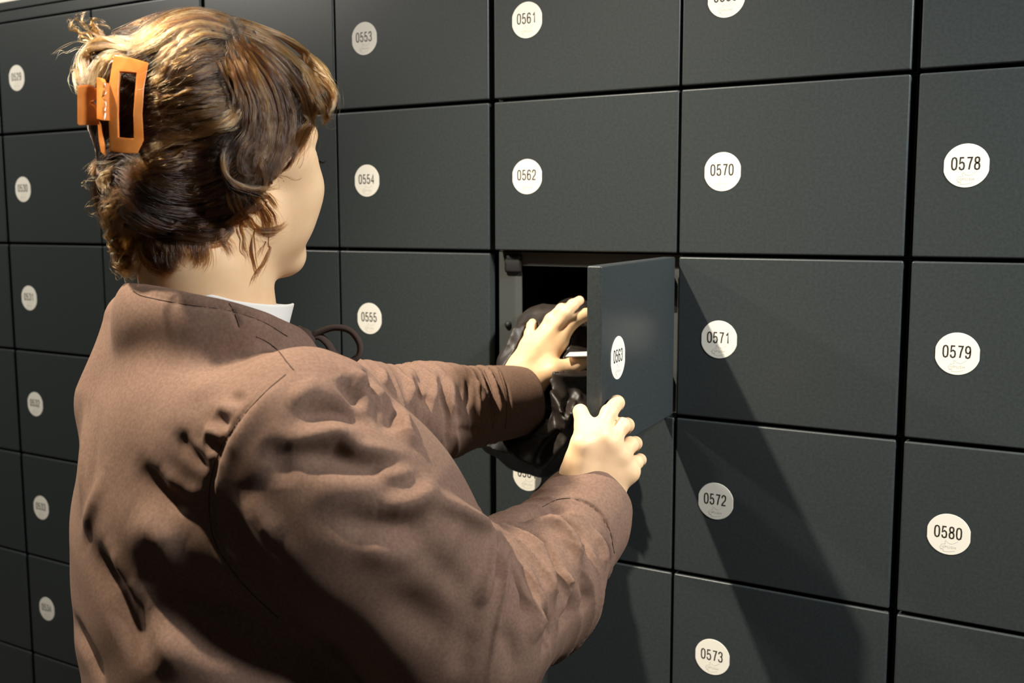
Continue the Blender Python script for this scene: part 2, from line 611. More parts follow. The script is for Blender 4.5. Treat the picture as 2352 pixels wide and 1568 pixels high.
class Folds:
    """ridges (+) and creases (-) laid along lines on a base surface"""
    def __init__(self, base, lines):
        self.seg = []
        for pts, w, h in lines:
            pts = np.array(pts, float)
            mx = pts[:, 0].mean()
            h *= 1.25 if mx < 600 else 1.5 if mx < 830 else (1.8 if w <= 0.008 else 1.3) if mx < 1150 else 2.6
            n = max(3, len(pts) * 3)
            pts = spline(pts, n)
            P = hit(base, pts[:, 0], pts[:, 1])
            dep = (P - CAM) @ RC[2]
            cut = [0] + [i + 1 for i in range(n - 1) if abs(dep[i + 1] - dep[i]) > 0.030] + [n]
            k = int(np.argmax(np.diff(cut)))
            P = P[cut[k]:cut[k + 1]]; n = len(P)
            if n < 3: continue
            s = np.linspace(0, 1, n)
            tp = np.clip(np.minimum(s, 1 - s) * 3.2, 0.12, 1.0)
            self.seg.append((P.astype(f32), w, h, tp.astype(f32)))

    def __call__(self, p, base_d):
        out = np.zeros(len(p), f32)
        for P, w, h, tp in self.seg:
            R_ = 2.4 * w
            mk = box_mask(p, P.min(0) - R_, P.max(0) + R_)
            if not mk.any(): continue
            q = p[mk]
            bd = np.full(len(q), 9.0, f32); bt = np.zeros(len(q), f32)
            for i in range(len(P) - 1):
                a, b = P[i], P[i + 1]; ba = b - a
                t = np.clip(((q - a) @ ba) / max(float(ba @ ba), 1e-9), 0, 1)
                dd = np.linalg.norm(q - a - t[:, None] * ba, axis=1)
                u = dd < bd
                bd = np.where(u, dd, bd); bt = np.where(u, tp[i] + (tp[i + 1] - tp[i]) * t, bt)
            bd2 = np.maximum(bd * bd - base_d[mk] ** 2, 0)
            out[mk] += h * bt * np.exp(-bd2 / w ** 2)
        return out


# ------------------------------------------------------------------ the person
M_SKIN = mat('skin', (0.70, 0.46, 0.26), rough=0.48, spec=0.35)
M_SKIN.node_tree.nodes['Principled BSDF'].inputs['Subsurface Weight'].default_value = 0.25
M_SKIN.node_tree.nodes['Principled BSDF'].inputs['Subsurface Radius'].default_value = (0.012, 0.005, 0.003)
M_SKIN.node_tree.nodes['Principled BSDF'].inputs['Subsurface Scale'].default_value = 0.5
add_noise_color(M_SKIN, (0.71, 0.46, 0.255), (0.77, 0.525, 0.31), 38, detail=5, lo=0.3, hi=0.7)
add_bump(M_SKIN, 900, 0.12, 0.0003)
M_BLOUSE = mat('brown_twill', (0.15, 0.095, 0.072), rough=0.95, spec=0.08)
M_BLOUSE.node_tree.nodes['Principled BSDF'].inputs['Sheen Weight'].default_value = 0.03
M_BLOUSE.node_tree.nodes['Principled BSDF'].inputs['Sheen Roughness'].default_value = 0.4
M_BLOUSE.node_tree.nodes['Principled BSDF'].inputs['Sheen Tint'].default_value = (0.75, 0.6, 0.5, 1)
add_noise_color(M_BLOUSE, (0.145, 0.088, 0.063), (0.185, 0.114, 0.083), 350, detail=3)
add_bump(M_BLOUSE, 420, 0.35, 0.0006, kind='wave')
M_CORD = mat('brown_cord', (0.060, 0.040, 0.032), rough=0.9, spec=0.1)
add_bump(M_CORD, 900, 0.3, 0.0005)
M_SHIRT = mat('white_cotton', (0.74, 0.71, 0.65), rough=0.9, spec=0.1)
add_bump(M_SHIRT, 700, 0.2, 0.0005)
M_JEANS = mat('dark_trousers', (0.02, 0.02, 0.024), rough=0.9)
add_bump(M_JEANS, 500, 0.3, 0.0005)
M_SHOE = mat('black_leather', (0.015, 0.014, 0.013), rough=0.4)
add_bump(M_SHOE, 200, 0.2, 0.0005)


def frame(psi, tilt=0.0, roll=0.0):
    """right, forward, up axes of a body part turned psi degrees away from the picture plane"""
    rh = np.array([RC[0][0], RC[0][1], 0]); rh /= np.linalg.norm(rh)
    fh = np.array([RC[2][0], RC[2][1], 0]); fh /= np.linalg.norm(fh)
    a = math.radians(psi)
    F_ = rh * math.cos(a) + fh * math.sin(a)
    U_ = np.array([0, 0, 1.0])
    t = math.radians(tilt)
    F2 = F_ * math.cos(t) - U_ * math.sin(t)
    U2 = U_ * math.cos(t) + F_ * math.sin(t)
    R2 = np.cross(F2, U2)
    r = math.radians(roll)
    R3 = R2 * math.cos(r) + U2 * math.sin(r); U3 = U2 * math.cos(r) - R2 * math.sin(r)
    return np.array([R3, F2, U3])


HC = at(505, 341, 1.0)            # middle of the head, between the ears
HB = frame(46, 3)
HS = 0.955


def hl(x, y, z):
    return HC + (np.array([x, y, z]) * HS) @ HB


NECK = at(480, 700, 1.005)        # base of the neck
TB = frame(36)


def tl(x, y, z, o=None):
    return (NECK if o is None else o) + np.array([x, y, z]) @ TB


# landmarks of the arms: shoulder, elbow, wrist
R_SH, R_EL, R_WR = at(710, 1010, 0.905), at(1050, 1440, 1.0), at(1352, 1160, 1.175)
L_SH, L_EL, L_WR = at(520, 920, 1.19), at(850, 960, 1.27), at(1196, 890, 1.475)


def head_sdf(p):
    q = ((p - HC.astype(f32)) @ HB.T.astype(f32)) / f32(HS)
    d = ell(q, (0, -0.014, 0.032), (0.074, 0.096, 0.084))
    d = smin(d, ell(q, (0, 0.040, -0.030), (0.060, 0.052, 0.080)), 0.03)
    for s in (-1, 1):
        d = smin(d, cone(q, (s * 0.052, 0.004, -0.062), (s * 0.016, 0.070, -0.104), 0.020, 0.017), 0.028)
        d = smin(d, ell(q, (s * 0.040, 0.066, -0.036), (0.027, 0.026, 0.032)), 0.022)
        d = smin(d, ell(q, (s * 0.058, 0.035, -0.005), (0.016, 0.035, 0.02)), 0.02)
    d = smin(d, ell(q, (0, 0.074, -0.106), (0.020, 0.018, 0.016)), 0.02)          # chin
    d = smin(d, cone(q, (-0.036, 0.072, 0.020), (0.036, 0.072, 0.020), 0.015, 0.015), 0.02)   # brow
    for s in (-1, 1):
        d = smax(d, -ell(q, (s * 0.034, 0.098, -0.001), (0.019, 0.016, 0.012)), 0.014)
        d = smin(d, ell(q, (s * 0.032, 0.077, -0.001), (0.0150, 0.0140, 0.0125)), 0.004)   # lids over the eyeball
    d = smin(d, cone(q, (0, 0.086, 0.010), (0, 0.110, -0.030), 0.008, 0.0095), 0.014)        # nose
    for s in (-1, 1):
        d = smin(d, ell(q, (s * 0.011, 0.098, -0.036), (0.0085, 0.010, 0.007)), 0.008)
        d = smax(d, -ell(q, (s * 0.006, 0.104, -0.044), (0.004, 0.005, 0.004)), 0.003)
    d = smin(d, cone(q, (-0.016, 0.084, -0.0635), (0.016, 0.084, -0.0635), 0.0065, 0.0065), 0.008)
    d = smin(d, cone(q, (-0.014, 0.083, -0.0735), (0.014, 0.083, -0.0735), 0.0075, 0.0075), 0.007)
    d = smax(d, -cone(q, (-0.024, 0.090, -0.0685), (0.024, 0.090, -0.0685), 0.0022, 0.0022), 0.004)
    for s in (-1, 1):                                                                     # lower cheek beside the mouth
        d = smin(d, ell(q, (s * 0.034, 0.062, -0.068), (0.022, 0.020, 0.026)), 0.020)
        d = smax(d, -ell(q, (s * 0.026, 0.0915, -0.0695), (0.004, 0.005, 0.004)), 0.006)
    for s in (-1, 1):                                                                     # ears
        e = ell(q, (s * 0.078, -0.006, -0.008), (0.009, 0.019, 0.032))
        e = smax(e, -ell(q, (s * 0.088, -0.004, -0.004), (0.007, 0.012, 0.020)), 0.006)
        d = smin(d, e, 0.008)
    return d * f32(HS)


def neck_sdf(p):
    a = hl(0, -0.032, -0.040)
    mid = at(462, 610, 0.99)
    d = chain(p, [a, mid, NECK + np.array([0, 0, -0.03])], [0.056, 0.0530, 0.060], 0.02)
    # the tendon running from behind the ear to the collar bone
    d = smin(d, cone(p, hl(0.050, -0.012, -0.065), tl(0.012, 0.040, -0.010), 0.011, 0.007), 0.025)
    d = smin(d, cone(p, hl(0.0, 0.030, -0.085), tl(0.0, 0.036, -0.02), 0.016, 0.014), 0.04)
    return d


# right hand (gripping the door edge): knuckles and joints
RH = dict(
    wrist=(at(1330, 1108, 1.165), at(1392, 1135, 1.175)),
    meta=[(at(1336, 1080, 1.160), at(1374, 1000, 1.150)), (at(1356, 1090, 1.160), at(1400, 1018, 1.152)),
          (at(1378, 1105, 1.165), at(1424, 1047, 1.160)), (at(1398, 1120, 1.172), at(1442, 1082, 1.172))],
    fingers=[
        ([at(1374, 1000, 1.150), at(1399, 948, 1.165), at(1417, 925, 1.205), at(1419, 931, 1.222)], [0.0100, 0.0092, 0.0083, 0.0070]),
        ([at(1400, 1018, 1.152), at(1428, 978, 1.165), at(1440, 976, 1.215), at(1438, 985, 1.235)], [0.0098, 0.0090, 0.0080, 0.0068]),
        ([at(1424, 1047, 1.160), at(1448, 1021, 1.178), at(1459, 1018, 1.225), at(1457, 1026, 1.248)], [0.0092, 0.0086, 0.0076, 0.0066]),
        ([at(1442, 1082, 1.172), at(1461, 1062, 1.188), at(1470, 1056, 1.232), at(1468, 1064, 1.252)], [0.0084, 0.0076, 0.0068, 0.0058])],
    thumb=([at(1322, 1085, 1.150), at(1338, 1020, 1.140), at(1343, 975, 1.163), at(1333, 945, 1.182)], [0.0155, 0.0125, 0.0105, 0.0088]))
LH = dict(
    wrist=(at(1198, 848, 1.478), at(1212, 882, 1.470)),
    meta=[(at(1222, 838, 1.478), at(1282, 786, 1.492)), (at(1214, 832, 1.480), at(1258, 776, 1.490)),
          (at(1206, 832, 1.482), at(1235, 784, 1.494)), (at(1200, 834, 1.486), at(1215, 797, 1.500))],
    fingers=[
        ([at(1282, 786, 1.492), at(1311, 742, 1.495), at(1346, 722, 1.510), at(1366, 724, 1.525)], [0.0110, 0.0098, 0.0085, 0.0074]),
        ([at(1258, 776, 1.490), at(1298, 718, 1.488), at(1316, 700, 1.505), at(1331, 690, 1.522)], [0.0108, 0.0098, 0.0080, 0.0068]),
        ([at(1235, 784, 1.494), at(1266, 734, 1.496), at(1290, 710, 1.512), at(1304, 706, 1.530)], [0.0104, 0.0092, 0.0080, 0.0068]),
        ([at(1215, 797, 1.500), at(1217, 765, 1.505), at(1221, 748, 1.515), at(1223, 741, 1.525)], [0.0088, 0.0076, 0.0068, 0.0060])],
    thumb=([at(1222, 872, 1.465), at(1272, 850, 1.462), at(1318, 840, 1.472), at(1366, 826, 1.492)], [0.0150, 0.0135, 0.0115, 0.0092]))


def hand_sdf(p, H, wr, el, thick):
    lo = np.min([q for f in H['fingers'] for q in f[0]] + list(H['wrist']), axis=0) - 0.05
    hi = np.max([q for f in H['fingers'] for q in f[0]] + list(H['wrist']), axis=0) + 0.05
    out = cone(p, wr, el, 0.030, 0.040)
    mk = box_mask(p, lo, hi)
    if mk.any():
        q = p[mk]
        w0, w1 = H['wrist']
        d = cone(q, w0, w1, 0.021, 0.020)
        for (a, b), r in zip(H['meta'], (0.0135, 0.0135, 0.0125, 0.0115)):
            d = smin(d, cone(q, a, b, r + thick, r - 0.001), 0.016)
        d = smin(d, cone(q, H['meta'][0][0], H['meta'][3][1], 0.014 + thick, 0.010), 0.014)
        d = smin(d, cone(q, H['meta'][0][1], H['meta'][3][1], 0.0095, 0.0085), 0.010)
        tp, tr = H['thumb']
        th = chain(q, tp, tr, 0.006)
        d = smin(d, th, 0.013)
        web = cone(q, (np.array(tp[1]) + tp[0]) / 2, H['meta'][0][1], 0.009, 0.007)
        d = smin(d, web, 0.014)
        fd = None
        for pts, rs in H['fingers']:
            f_ = chain(q, pts, rs, 0.004)
            fd = f_ if fd is None else smin(fd, f_, 0.0022)
        d = smin(d, fd, 0.007)
        d = smin(d, cone(q, wr, el, 0.027, 0.036), 0.022)
        out[mk] = d
    return out


PEL = tl(0.0, -0.02, -0.56)


def torso_sdf(p):
    q = (p - NECK.astype(f32)) @ TB.T.astype(f32)
    d = ell(q, (0, -0.03, -0.20), (0.130, 0.085, 0.18))
    d = smin(d, ell(q, (0, -0.02, -0.50), (0.130, 0.10, 0.20)), 0.08)
    d = smin(d, cone(q, (-0.11, -0.02, -0.10), (0.11, -0.02, -0.095), 0.04, 0.04), 0.04)
    return d


def body_sdf(p):
    d = smin(head_sdf(p), neck_sdf(p), 0.022)
    d = smin(d, torso_sdf(p), 0.045)
    d = smin(d, cone(p, R_SH, R_EL, 0.052, 0.040), 0.04)
    d = smin(d, hand_sdf(p, RH, R_WR, R_EL, 0.001), 0.02)
    d = smin(d, cone(p, L_SH, L_EL, 0.045, 0.038), 0.04)
    d = smin(d, hand_sdf(p, LH, L_WR, L_EL, 0.000), 0.02)
    return d


# ---- blouse
PB, PF, PN = at(303, 650, 0.955), at(690, 762, 1.075), at(540, 697, 0.925)
NP = np.cross(PF - PB, PN - PB); NP /= np.linalg.norm(NP)
if NP[2] < 0: NP = -NP
NRC = (PB + PF) / 2


def arm_sleeves(p):
    d = chain(p, [at(700, 1018, 0.905), at(822, 1190, 0.915), at(1040, 1440, 0.985)], [0.083, 0.089, 0.084], 0.03)
    f_ = chain(p, [at(1040, 1440, 0.985), at(1212, 1342, 1.08), at(1330, 1200, 1.15), at(1350, 1160, 1.168)], [0.086, 0.071, 0.050, 0.0465], 0.03)
    d = smin(d, f_, 0.035)
    l_ = chain(p, [at(540, 930, 1.19), at(800, 953, 1.26), at(1000, 945, 1.36), at(1185, 920, 1.462)], [0.068, 0.062, 0.057, 0.0505], 0.03)
    return d, l_


def blouse_base(p):
    q = (p - NECK.astype(f32)) @ TB.T.astype(f32)
    d = ell(q, (0.015, -0.026, -0.225), (0.150, 0.108, 0.205))
    d = smin(d, ell(q, (0.030, -0.010, -0.52), (0.160, 0.122, 0.34)), 0.08)
    d = smin(d, cone(q, (-0.11, -0.045, -0.112), (0.10, -0.03, -0.100), 0.045, 0.045), 0.05)
    d = smin(d, ell(q, (0, -0.006, -0.012), (0.070, 0.078, 0.055)), 0.045)
    d = smin(d, chain(p, [at(345, 705, 0.965), at(450, 725, 0.935), at(560, 755, 0.945), at(655, 822, 1.02), at(682, 806, 1.075)], [0.022, 0.022, 0.022, 0.022, 0.018], 0.02), 0.035)
    d = smin(d, cone(p, at(640, 830, 1.0), at(765, 905, 0.985), 0.022, 0.028), 0.03)
    d = smin(d, cone(p, at(318, 742, 1.03), at(298, 905, 1.03), 0.033, 0.045), 0.03)
    d = smin(d, cone(p, at(660, 1330, 1.03), at(780, 1640, 1.05), 0.045, 0.060), 0.05)
    r_, l_ = arm_sleeves(p)
    d = smin(d, r_, 0.028)
    d = smin(d, l_, 0.028)
    # cuffs are cut straight
    for c, dr in CUFFS:
        s = (p - c) @ dr
        near = np.linalg.norm(p - c, axis=1) - 0.13
        d = smax(d, -smax(-s, near, 0.004), 0.0025)
        d = smax(d, -cone(p, c - dr * 0.03, c + dr * 0.03, 0.040, 0.042), 0.002)
    # neckline
    n = (p - PB.astype(f32)) @ NP.astype(f32)
    near = np.linalg.norm(p - NRC.astype(f32), axis=1) - 0.150
    d = smax(d, -smax(-n, near, 0.01), 0.003)
    d = smax(d, (-(p[:, 2] - 0.80)), 0.004)
    return d


def unit(v):
    return v / np.linalg.norm(v)


_rc = at(1366, 1140, 1.176)
_lc = at(1201, 916, 1.470)
CUFFS = [(_rc.astype(f32), unit(_rc - at(1302, 1225, 1.128)).astype(f32)),
         (_lc.astype(f32), unit(_lc - at(1080, 936, 1.408)).astype(f32))]

mm = 0.001
FOLD_LINES = [
    # gathers radiating from the back of the armhole
    ([(528, 905), (560, 922)], 5 * mm, -3 * mm), ([(490, 955), (527, 980)], 6 * mm, -4 * mm),
    ([(470, 1008), (508, 1036)], 7 * mm, -5 * mm), ([(397, 990), (440, 1035), (488, 1078)], 8 * mm, -5 * mm),
    ([(500, 930), (540, 950)], 6 * mm, 3 * mm), ([(470, 985), (512, 1008)], 7 * mm, 3.5 * mm),
    ([(420, 1010), (495, 1060)], 8 * mm, 3 * mm),
    ([(304, 1057), (352, 1115), (400, 1146), (470, 1156)], 12 * mm, -7 * mm),
    ([(366, 1075), (420, 1128), (478, 1140)], 9 * mm, 5 * mm),
    ([(300, 1180), (360, 1225), (420, 1262)], 16 * mm, 5 * mm),
    ([(205, 1254), (243, 1322), (292, 1433), (354, 1540)], 14 * mm, -10 * mm),
    ([(240, 1240), (275, 1330), (320, 1420)], 12 * mm, 5 * mm),
    ([(162, 1427), (200, 1495), (236, 1580)], 11 * mm, -8 * mm),
    ([(261, 1334), (397, 1396), (520, 1452), (680, 1490)], 26 * mm, -17 * mm),
    ([(330, 1440), (450, 1500), (620, 1540)], 22 * mm, 6 * mm),
    ([(200, 900), (192, 1040), (187, 1160)], 7 * mm, 3 * mm), ([(225, 930), (215, 1060), (205, 1160)], 7 * mm, -2.5 * mm),
    ([(240, 1080), (212, 1170), (187, 1230)], 9 * mm, 4 * mm),
    ([(420, 860), (500, 830), (600, 812)], 14 * mm, -3 * mm), ([(430, 905), (510, 880)], 12 * mm, 2 * mm),
    # seams
    ([(656, 860), (607, 902), (551, 964), (508, 1026), (486, 1094), (480, 1155), (489, 1230), (520, 1291), (572, 1356), (640, 1420)], 3.2 * mm, -3.6 * mm),
    ([(588, 773), (638, 804), (675, 850)], 2.2 * mm, -1.8 * mm), ([(528, 698), (540, 725), (551, 756)], 2.2 * mm, -1.8 * mm),
    ([(310, 668), (420, 698), (520, 712), (600, 735), (680, 785)], 2.0 * mm, -1.2 * mm),
    ([(672, 862), (625, 902), (570, 966), (527, 1030), (505, 1098)], 10 * mm, 3 * mm),
    # upper right sleeve
    ([(780, 862), (817, 898), (852, 925)], 9 * mm, -9 * mm), ([(800, 850), (850, 880), (900, 925)], 7 * mm, 3 * mm),
    ([(670, 958), (767, 944), (870, 966)], 10 * mm, -8 * mm),
    ([(640, 1010), (700, 1008), (780, 990), (823, 1030), (890, 1042), (965, 1052)], 9 * mm, 6 * mm),
    ([(640, 1045), (755, 1050), (850, 1066), (930, 1075)], 11 * mm, -7 * mm),
    ([(867, 1170), (951, 1151), (1000, 1108)], 10 * mm, 8 * mm),
    ([(740, 1186), (850, 1206), (940, 1214), (1000, 1190)], 13 * mm, -8 * mm),
    ([(985, 1135), (1070, 1181), (1143, 1224)], 8 * mm, 5 * mm),
    ([(1143, 1224), (1130, 1283), (1108, 1360), (1104, 1400)], 7 * mm, 5 * mm),
    ([(1149, 1245), (1143, 1290), (1135, 1330)], 6 * mm, -9 * mm),
    ([(860, 1330), (960, 1420), (1060, 1470)], 20 * mm, -7 * mm),
    ([(560, 1120), (600, 1200), (640, 1250)], 14 * mm, 3 * mm),
    ([(700, 1100), (800, 1120), (900, 1110)], 18 * mm, 4 * mm),
    # crook of the elbow and forearm
    ([(1180, 1232), (1164, 1310), (1147, 1411), (1121, 1560)], 3 * mm, 1.8 * mm),
    ([(1196, 1195), (1232, 1176), (1275, 1166), (1320, 1180)], 6 * mm, -6 * mm),
    ([(1215, 1185), (1262, 1182), (1316, 1202), (1346, 1241), (1360, 1290)], 6 * mm, -5 * mm),
    ([(1205, 1200), (1270, 1205), (1315, 1252), (1334, 1320)], 7 * mm, 5 * mm),
    ([(1190, 1212), (1241, 1240), (1273, 1296), (1283, 1370)], 7 * mm, -6 * mm),
    ([(1180, 1220), (1225, 1262), (1255, 1330), (1262, 1400)], 8 * mm, 5 * mm),
    ([(1178, 1262), (1198, 1326), (1213, 1372), (1205, 1415)], 7 * mm, -8 * mm),
    ([(1222, 1345), (1236, 1410), (1218, 1480)], 8 * mm, 4 * mm),
    ([(1300, 1340), (1310, 1400), (1280, 1450)], 7 * mm, -4 * mm),
    ([(1340, 1330), (1350, 1370), (1330, 1410)], 6 * mm, -4 * mm),
    ([(1360, 1215), (1382, 1262), (1386, 1310)], 6 * mm, 3 * mm), ([(1385, 1235), (1400, 1275), (1400, 1310)], 4 * mm, -4 * mm),
    ([(1241, 1166), (1283, 1146), (1326, 1147), (1369, 1168), (1399, 1213), (1411, 1280)], 1.8 * mm, -2.2 * mm),
    # left sleeve
    ([(846, 846), (852, 876), (862, 905)], 6 * mm, -6 * mm), ([(902, 848), (907, 895), (905, 950), (915, 990)], 7 * mm, -6 * mm),
    ([(880, 846), (885, 890), (890, 930)], 6 * mm, 3.5 * mm), ([(943, 850), (940, 920), (942, 985)], 6 * mm, 4.5 * mm),
    ([(964, 850), (967, 900), (984, 930), (980, 1000)], 6 * mm, -6 * mm), ([(995, 850), (1004, 880), (988, 935), (988, 990)], 6 * mm, 4.5 * mm),
    ([(1015, 862), (1010, 890), (1026, 945), (1021, 1014)], 6 * mm, -5.5 * mm), ([(1035, 865), (1040, 920), (1045, 960)], 6 * mm, 4 * mm),
    ([(1060, 880), (1053, 935), (1060, 980)], 6 * mm, -4 * mm),
    ([(1085, 868), (1110, 905), (1100, 950)], 7 * mm, 3 * mm),
    ([(1108, 846), (1127, 895), (1133, 943), (1129, 992)], 4.5 * mm, -4.5 * mm), ([(1122, 846), (1140, 895), (1146, 943), (1140, 990)], 3 * mm, 2 * mm),
]
FOLD_LINES += [
    ([(1160, 1225), (1205, 1290), (1230, 1365), (1236, 1430)], 6 * mm, -4 * mm), ([(1245, 1400), (1262, 1450), (1245, 1500)], 6 * mm, -5 * mm),
    ([(1290, 1300), (1306, 1350), (1300, 1400)], 5 * mm, 4 * mm), ([(1330, 1262), (1345, 1310), (1340, 1350)], 5 * mm, -4 * mm),
    ([(1060, 1200), (1030, 1260), (1010, 1330)], 12 * mm, 4 * mm), ([(950, 1250), (1030, 1310), (1080, 1380)], 12 * mm, -4 * mm),
    ([(1150, 1430), (1175, 1490), (1175, 1560)], 9 * mm, -2 * mm), ([(1095, 1440), (1065, 1500), (1050, 1560)], 10 * mm, -3 * mm),
    ([(860, 1075), (905, 1090), (960, 1080)], 8 * mm, 4 * mm), ([(820, 1240), (900, 1270), (980, 1260)], 14 * mm, 4 * mm),
    ([(600, 1010), (640, 1060), (650, 1120)], 12 * mm, -3 * mm), ([(745, 870), (700, 900), (660, 940)], 9 * mm, 3 * mm),
    ([(860, 905), (880, 960), (905, 1000)], 7 * mm, -4 * mm), ([(920, 965), (935, 1000), (960, 1030)], 6 * mm, 4 * mm),
    ([(925, 900), (926, 950), (930, 990)], 5 * mm, 3.5 * mm), ([(1075, 860), (1078, 905), (1072, 950)], 5 * mm, -3.5 * mm),
    ([(1040, 985), (1080, 990), (1125, 985)], 6 * mm, -3 * mm), ([(1150, 850), (1166, 895), (1172, 950), (1166, 1000)], 2.2 * mm, -1.2 * mm),
]
FOLDS = Folds(blouse_base, FOLD_LINES)


def crush(q):
    """cross-wrinkles where the sleeves bunch between elbow and cuff, and at the crook of the elbow"""
    out = np.zeros(len(q), f32)
    for a, b, amp, n, seed in ((at(1062, 1430, 0.985), at(1350, 1160, 1.168), 0.0034, 11, 0.4), (at(800, 953, 1.26), at(1185, 920, 1.462), 0.0030, 15, 2.1)):
        ax = (b - a); L = float(np.linalg.norm(ax)); ax = (ax / L).astype(f32)
        v_ = q - a.astype(f32)
        t = v_ @ ax
        rr = np.linalg.norm(v_ - t[:, None] * ax, axis=1)
        u1 = np.cross(ax, np.array([0.3, 0.2, 0.9])); u1 = (u1 / np.linalg.norm(u1)).astype(f32)
        u2 = np.cross(ax, u1)
        ph = np.arctan2(v_ @ u2, v_ @ u1)
        x = t / L
        m_ = np.clip((x + 0.05) / 0.15, 0, 1) * np.clip((0.86 - x) / 0.10, 0, 1) * (rr < 0.12)
        w = x * n * math.pi + 1.3 * np.sin(ph * 2 + seed) + 0.8 * np.sin(ph * 3 + x * 9 + seed * 2)
        ridge = (1 - np.abs(np.sin(w))) ** 1.6
        mod = 0.55 + 0.45 * np.sin(ph * 2.0 + x * 14 + seed * 3)
        out += (amp * m_ * (ridge * 1.5 - 0.35) * mod).astype(f32)
    return out


def blouse_sdf(p):
    d = blouse_base(p)
    nr = np.abs(d) < 0.05
    if nr.any():
        d[nr] -= FOLDS(p[nr], d[nr])
        q = p[nr]
        d[nr] -= crush(q)
        d[nr] -= 0.0012 * np.sin(q[:, 0] * 47 + 3 * np.sin(q[:, 2] * 21)) * np.sin(q[:, 2] * 39 + 2 * np.sin(q[:, 1] * 33 + q[:, 0] * 17))
    return d


# ---- white shirt collar showing above the neckline
def shirt_sdf(p):
    n = (p - PB.astype(f32)) @ NP.astype(f32)
    q = (p - NRC.astype(f32))
    F_ = unit(PF - PB); S_ = np.cross(NP, F_)
    u = q @ F_.astype(f32) + 0.006; v = q @ S_.astype(f32)
    rr = np.sqrt((u / 0.070) ** 2 + (v / 0.069) ** 2)
    d = np.abs(rr - 1) * 0.072 - 0.0016
    top = 0.0050 + 0.017 * np.clip((u + 0.02) / 0.08, 0, 1) ** 1.5
    d = smax(d, n - top, 0.0015)
    d = smax(d, -n - 0.03, 0.0015)
    return d


import time
_t0 = time.time()
person = empty('person', (0, 0, 0))
tag(person, 'person in loose brown blouse seen from behind, reaching with both arms into the open locker', 'person')

_pts = [R_SH, R_EL, L_SH, PEL, HC, NECK] + [q for H in (RH, LH) for f in H['fingers'] for q in f[0]]
LO = np.min(_pts, axis=0) - 0.17; HI = np.max(_pts, axis=0) + 0.17
LO[2] = PEL[2] - 0.22
v, f = nets(body_sdf, LO, HI, 0.0026 if FAST else 0.0018)
body = link('body', quadmesh('body', v, f), M_SKIN, person)
_bounds = (LO, HI)
v, f = nets(blouse_sdf, np.minimum(LO, PEL - 0.32), HI + 0.02, 0.0045 if FAST else 0.0023)
blouse = link('blouse', quadmesh('blouse', v, f), M_BLOUSE, person)
v, f = nets(shirt_sdf, NRC - 0.15, NRC + 0.15, 0.0012)
shirt = link('undershirt', quadmesh('undershirt', v, f), M_SHIRT, person)
M_SEAM = mat('seam_thread', (0.055, 0.034, 0.025), rough=0.9, spec=0.1)
add_bump(M_SEAM, 1200, 0.3, 0.0003)
for line in ([(656, 860), (607, 902), (551, 964), (508, 1026), (486, 1094), (480, 1155), (489, 1230), (520, 1291), (572, 1356), (640, 1420)],
             [(588, 773), (612, 784), (638, 804), (660, 832), (675, 850)], [(526, 696), (536, 712), (545, 735), (551, 754)],
             [(306, 668), (330, 680), (420, 698), (520, 712), (600, 737), (660, 772)],
             [(1241, 1166), (1283, 1146), (1326, 1147), (1369, 1168), (1399, 1213), (1411, 1270)],
             [(1112, 850), (1129, 895), (1136, 943), (1131, 985)], [(1144, 850), (1158, 895), (1164, 943), (1160, 985)]):
    c = spline(line, len(line) * 7)
    P_ = hit(blouse_sdf, c[:, 0], c[:, 1])
    dp = (P_ - CAM) @ RC[2]
    P_ = P_[np.abs(dp - np.median(dp)) < 0.09]
    vv, ff = tube(P_, 0.00045, seg=6)
    link('seam', pydata('seam', vv, ff), M_SEAM, blouse)
blouse['label'] = 'loose brown twill blouse with gathered sleeves'
shirt['label'] = 'white shirt collar above the blouse neckline'

# trousers and shoes, below the picture
hipL, hipR = PEL + np.array([-0.09, 0, 0]) @ np.eye(3), PEL + np.array([0.09, 0, 0])
PX, PY = float(PEL[0]), float(PEL[1])


def legs_sdf(p):
    d = ell(p, (PX, PY, 0.90), (0.155, 0.115, 0.14))
    for s in (-1, 1):
        d = smin(d, chain(p, [(PX + s * 0.085, PY, 0.86), (PX + s * 0.10, PY + 0.015, 0.48), (PX + s * 0.11, PY - 0.01, 0.075)], [0.088, 0.062, 0.055], 0.03), 0.03)
    return smax(d, 0.045 - p[:, 2], 0.006)


v, f = nets(legs_sdf, (PX - 0.3, PY - 0.25, 0.0), (PX + 0.3, PY + 0.25, 1.08), 0.008)
link('trousers', quadmesh('trousers', v, f), M_JEANS, person)
for s in (-1, 1):
    def shoe(p):
        d = smin(ell(p, (PX + s * 0.11, PY + 0.10, 0.03), (0.046, 0.085, 0.045)), ell(p, (PX + s * 0.11, PY - 0.02, 0.045), (0.038, 0.07, 0.055)), 0.03)
        return smax(d, 0.0008 - p[:, 2], 0.003)
    v, f = nets(shoe, (PX + s * 0.11 - 0.08, PY - 0.15, -0.02), (PX + s * 0.11 + 0.08, PY + 0.24, 0.13), 0.005)
    link('shoe', quadmesh('shoe', v, f), M_SHOE, person)
print('person built', round(time.time() - _t0, 1), 's', len(body.data.vertices), len(blouse.data.vertices))

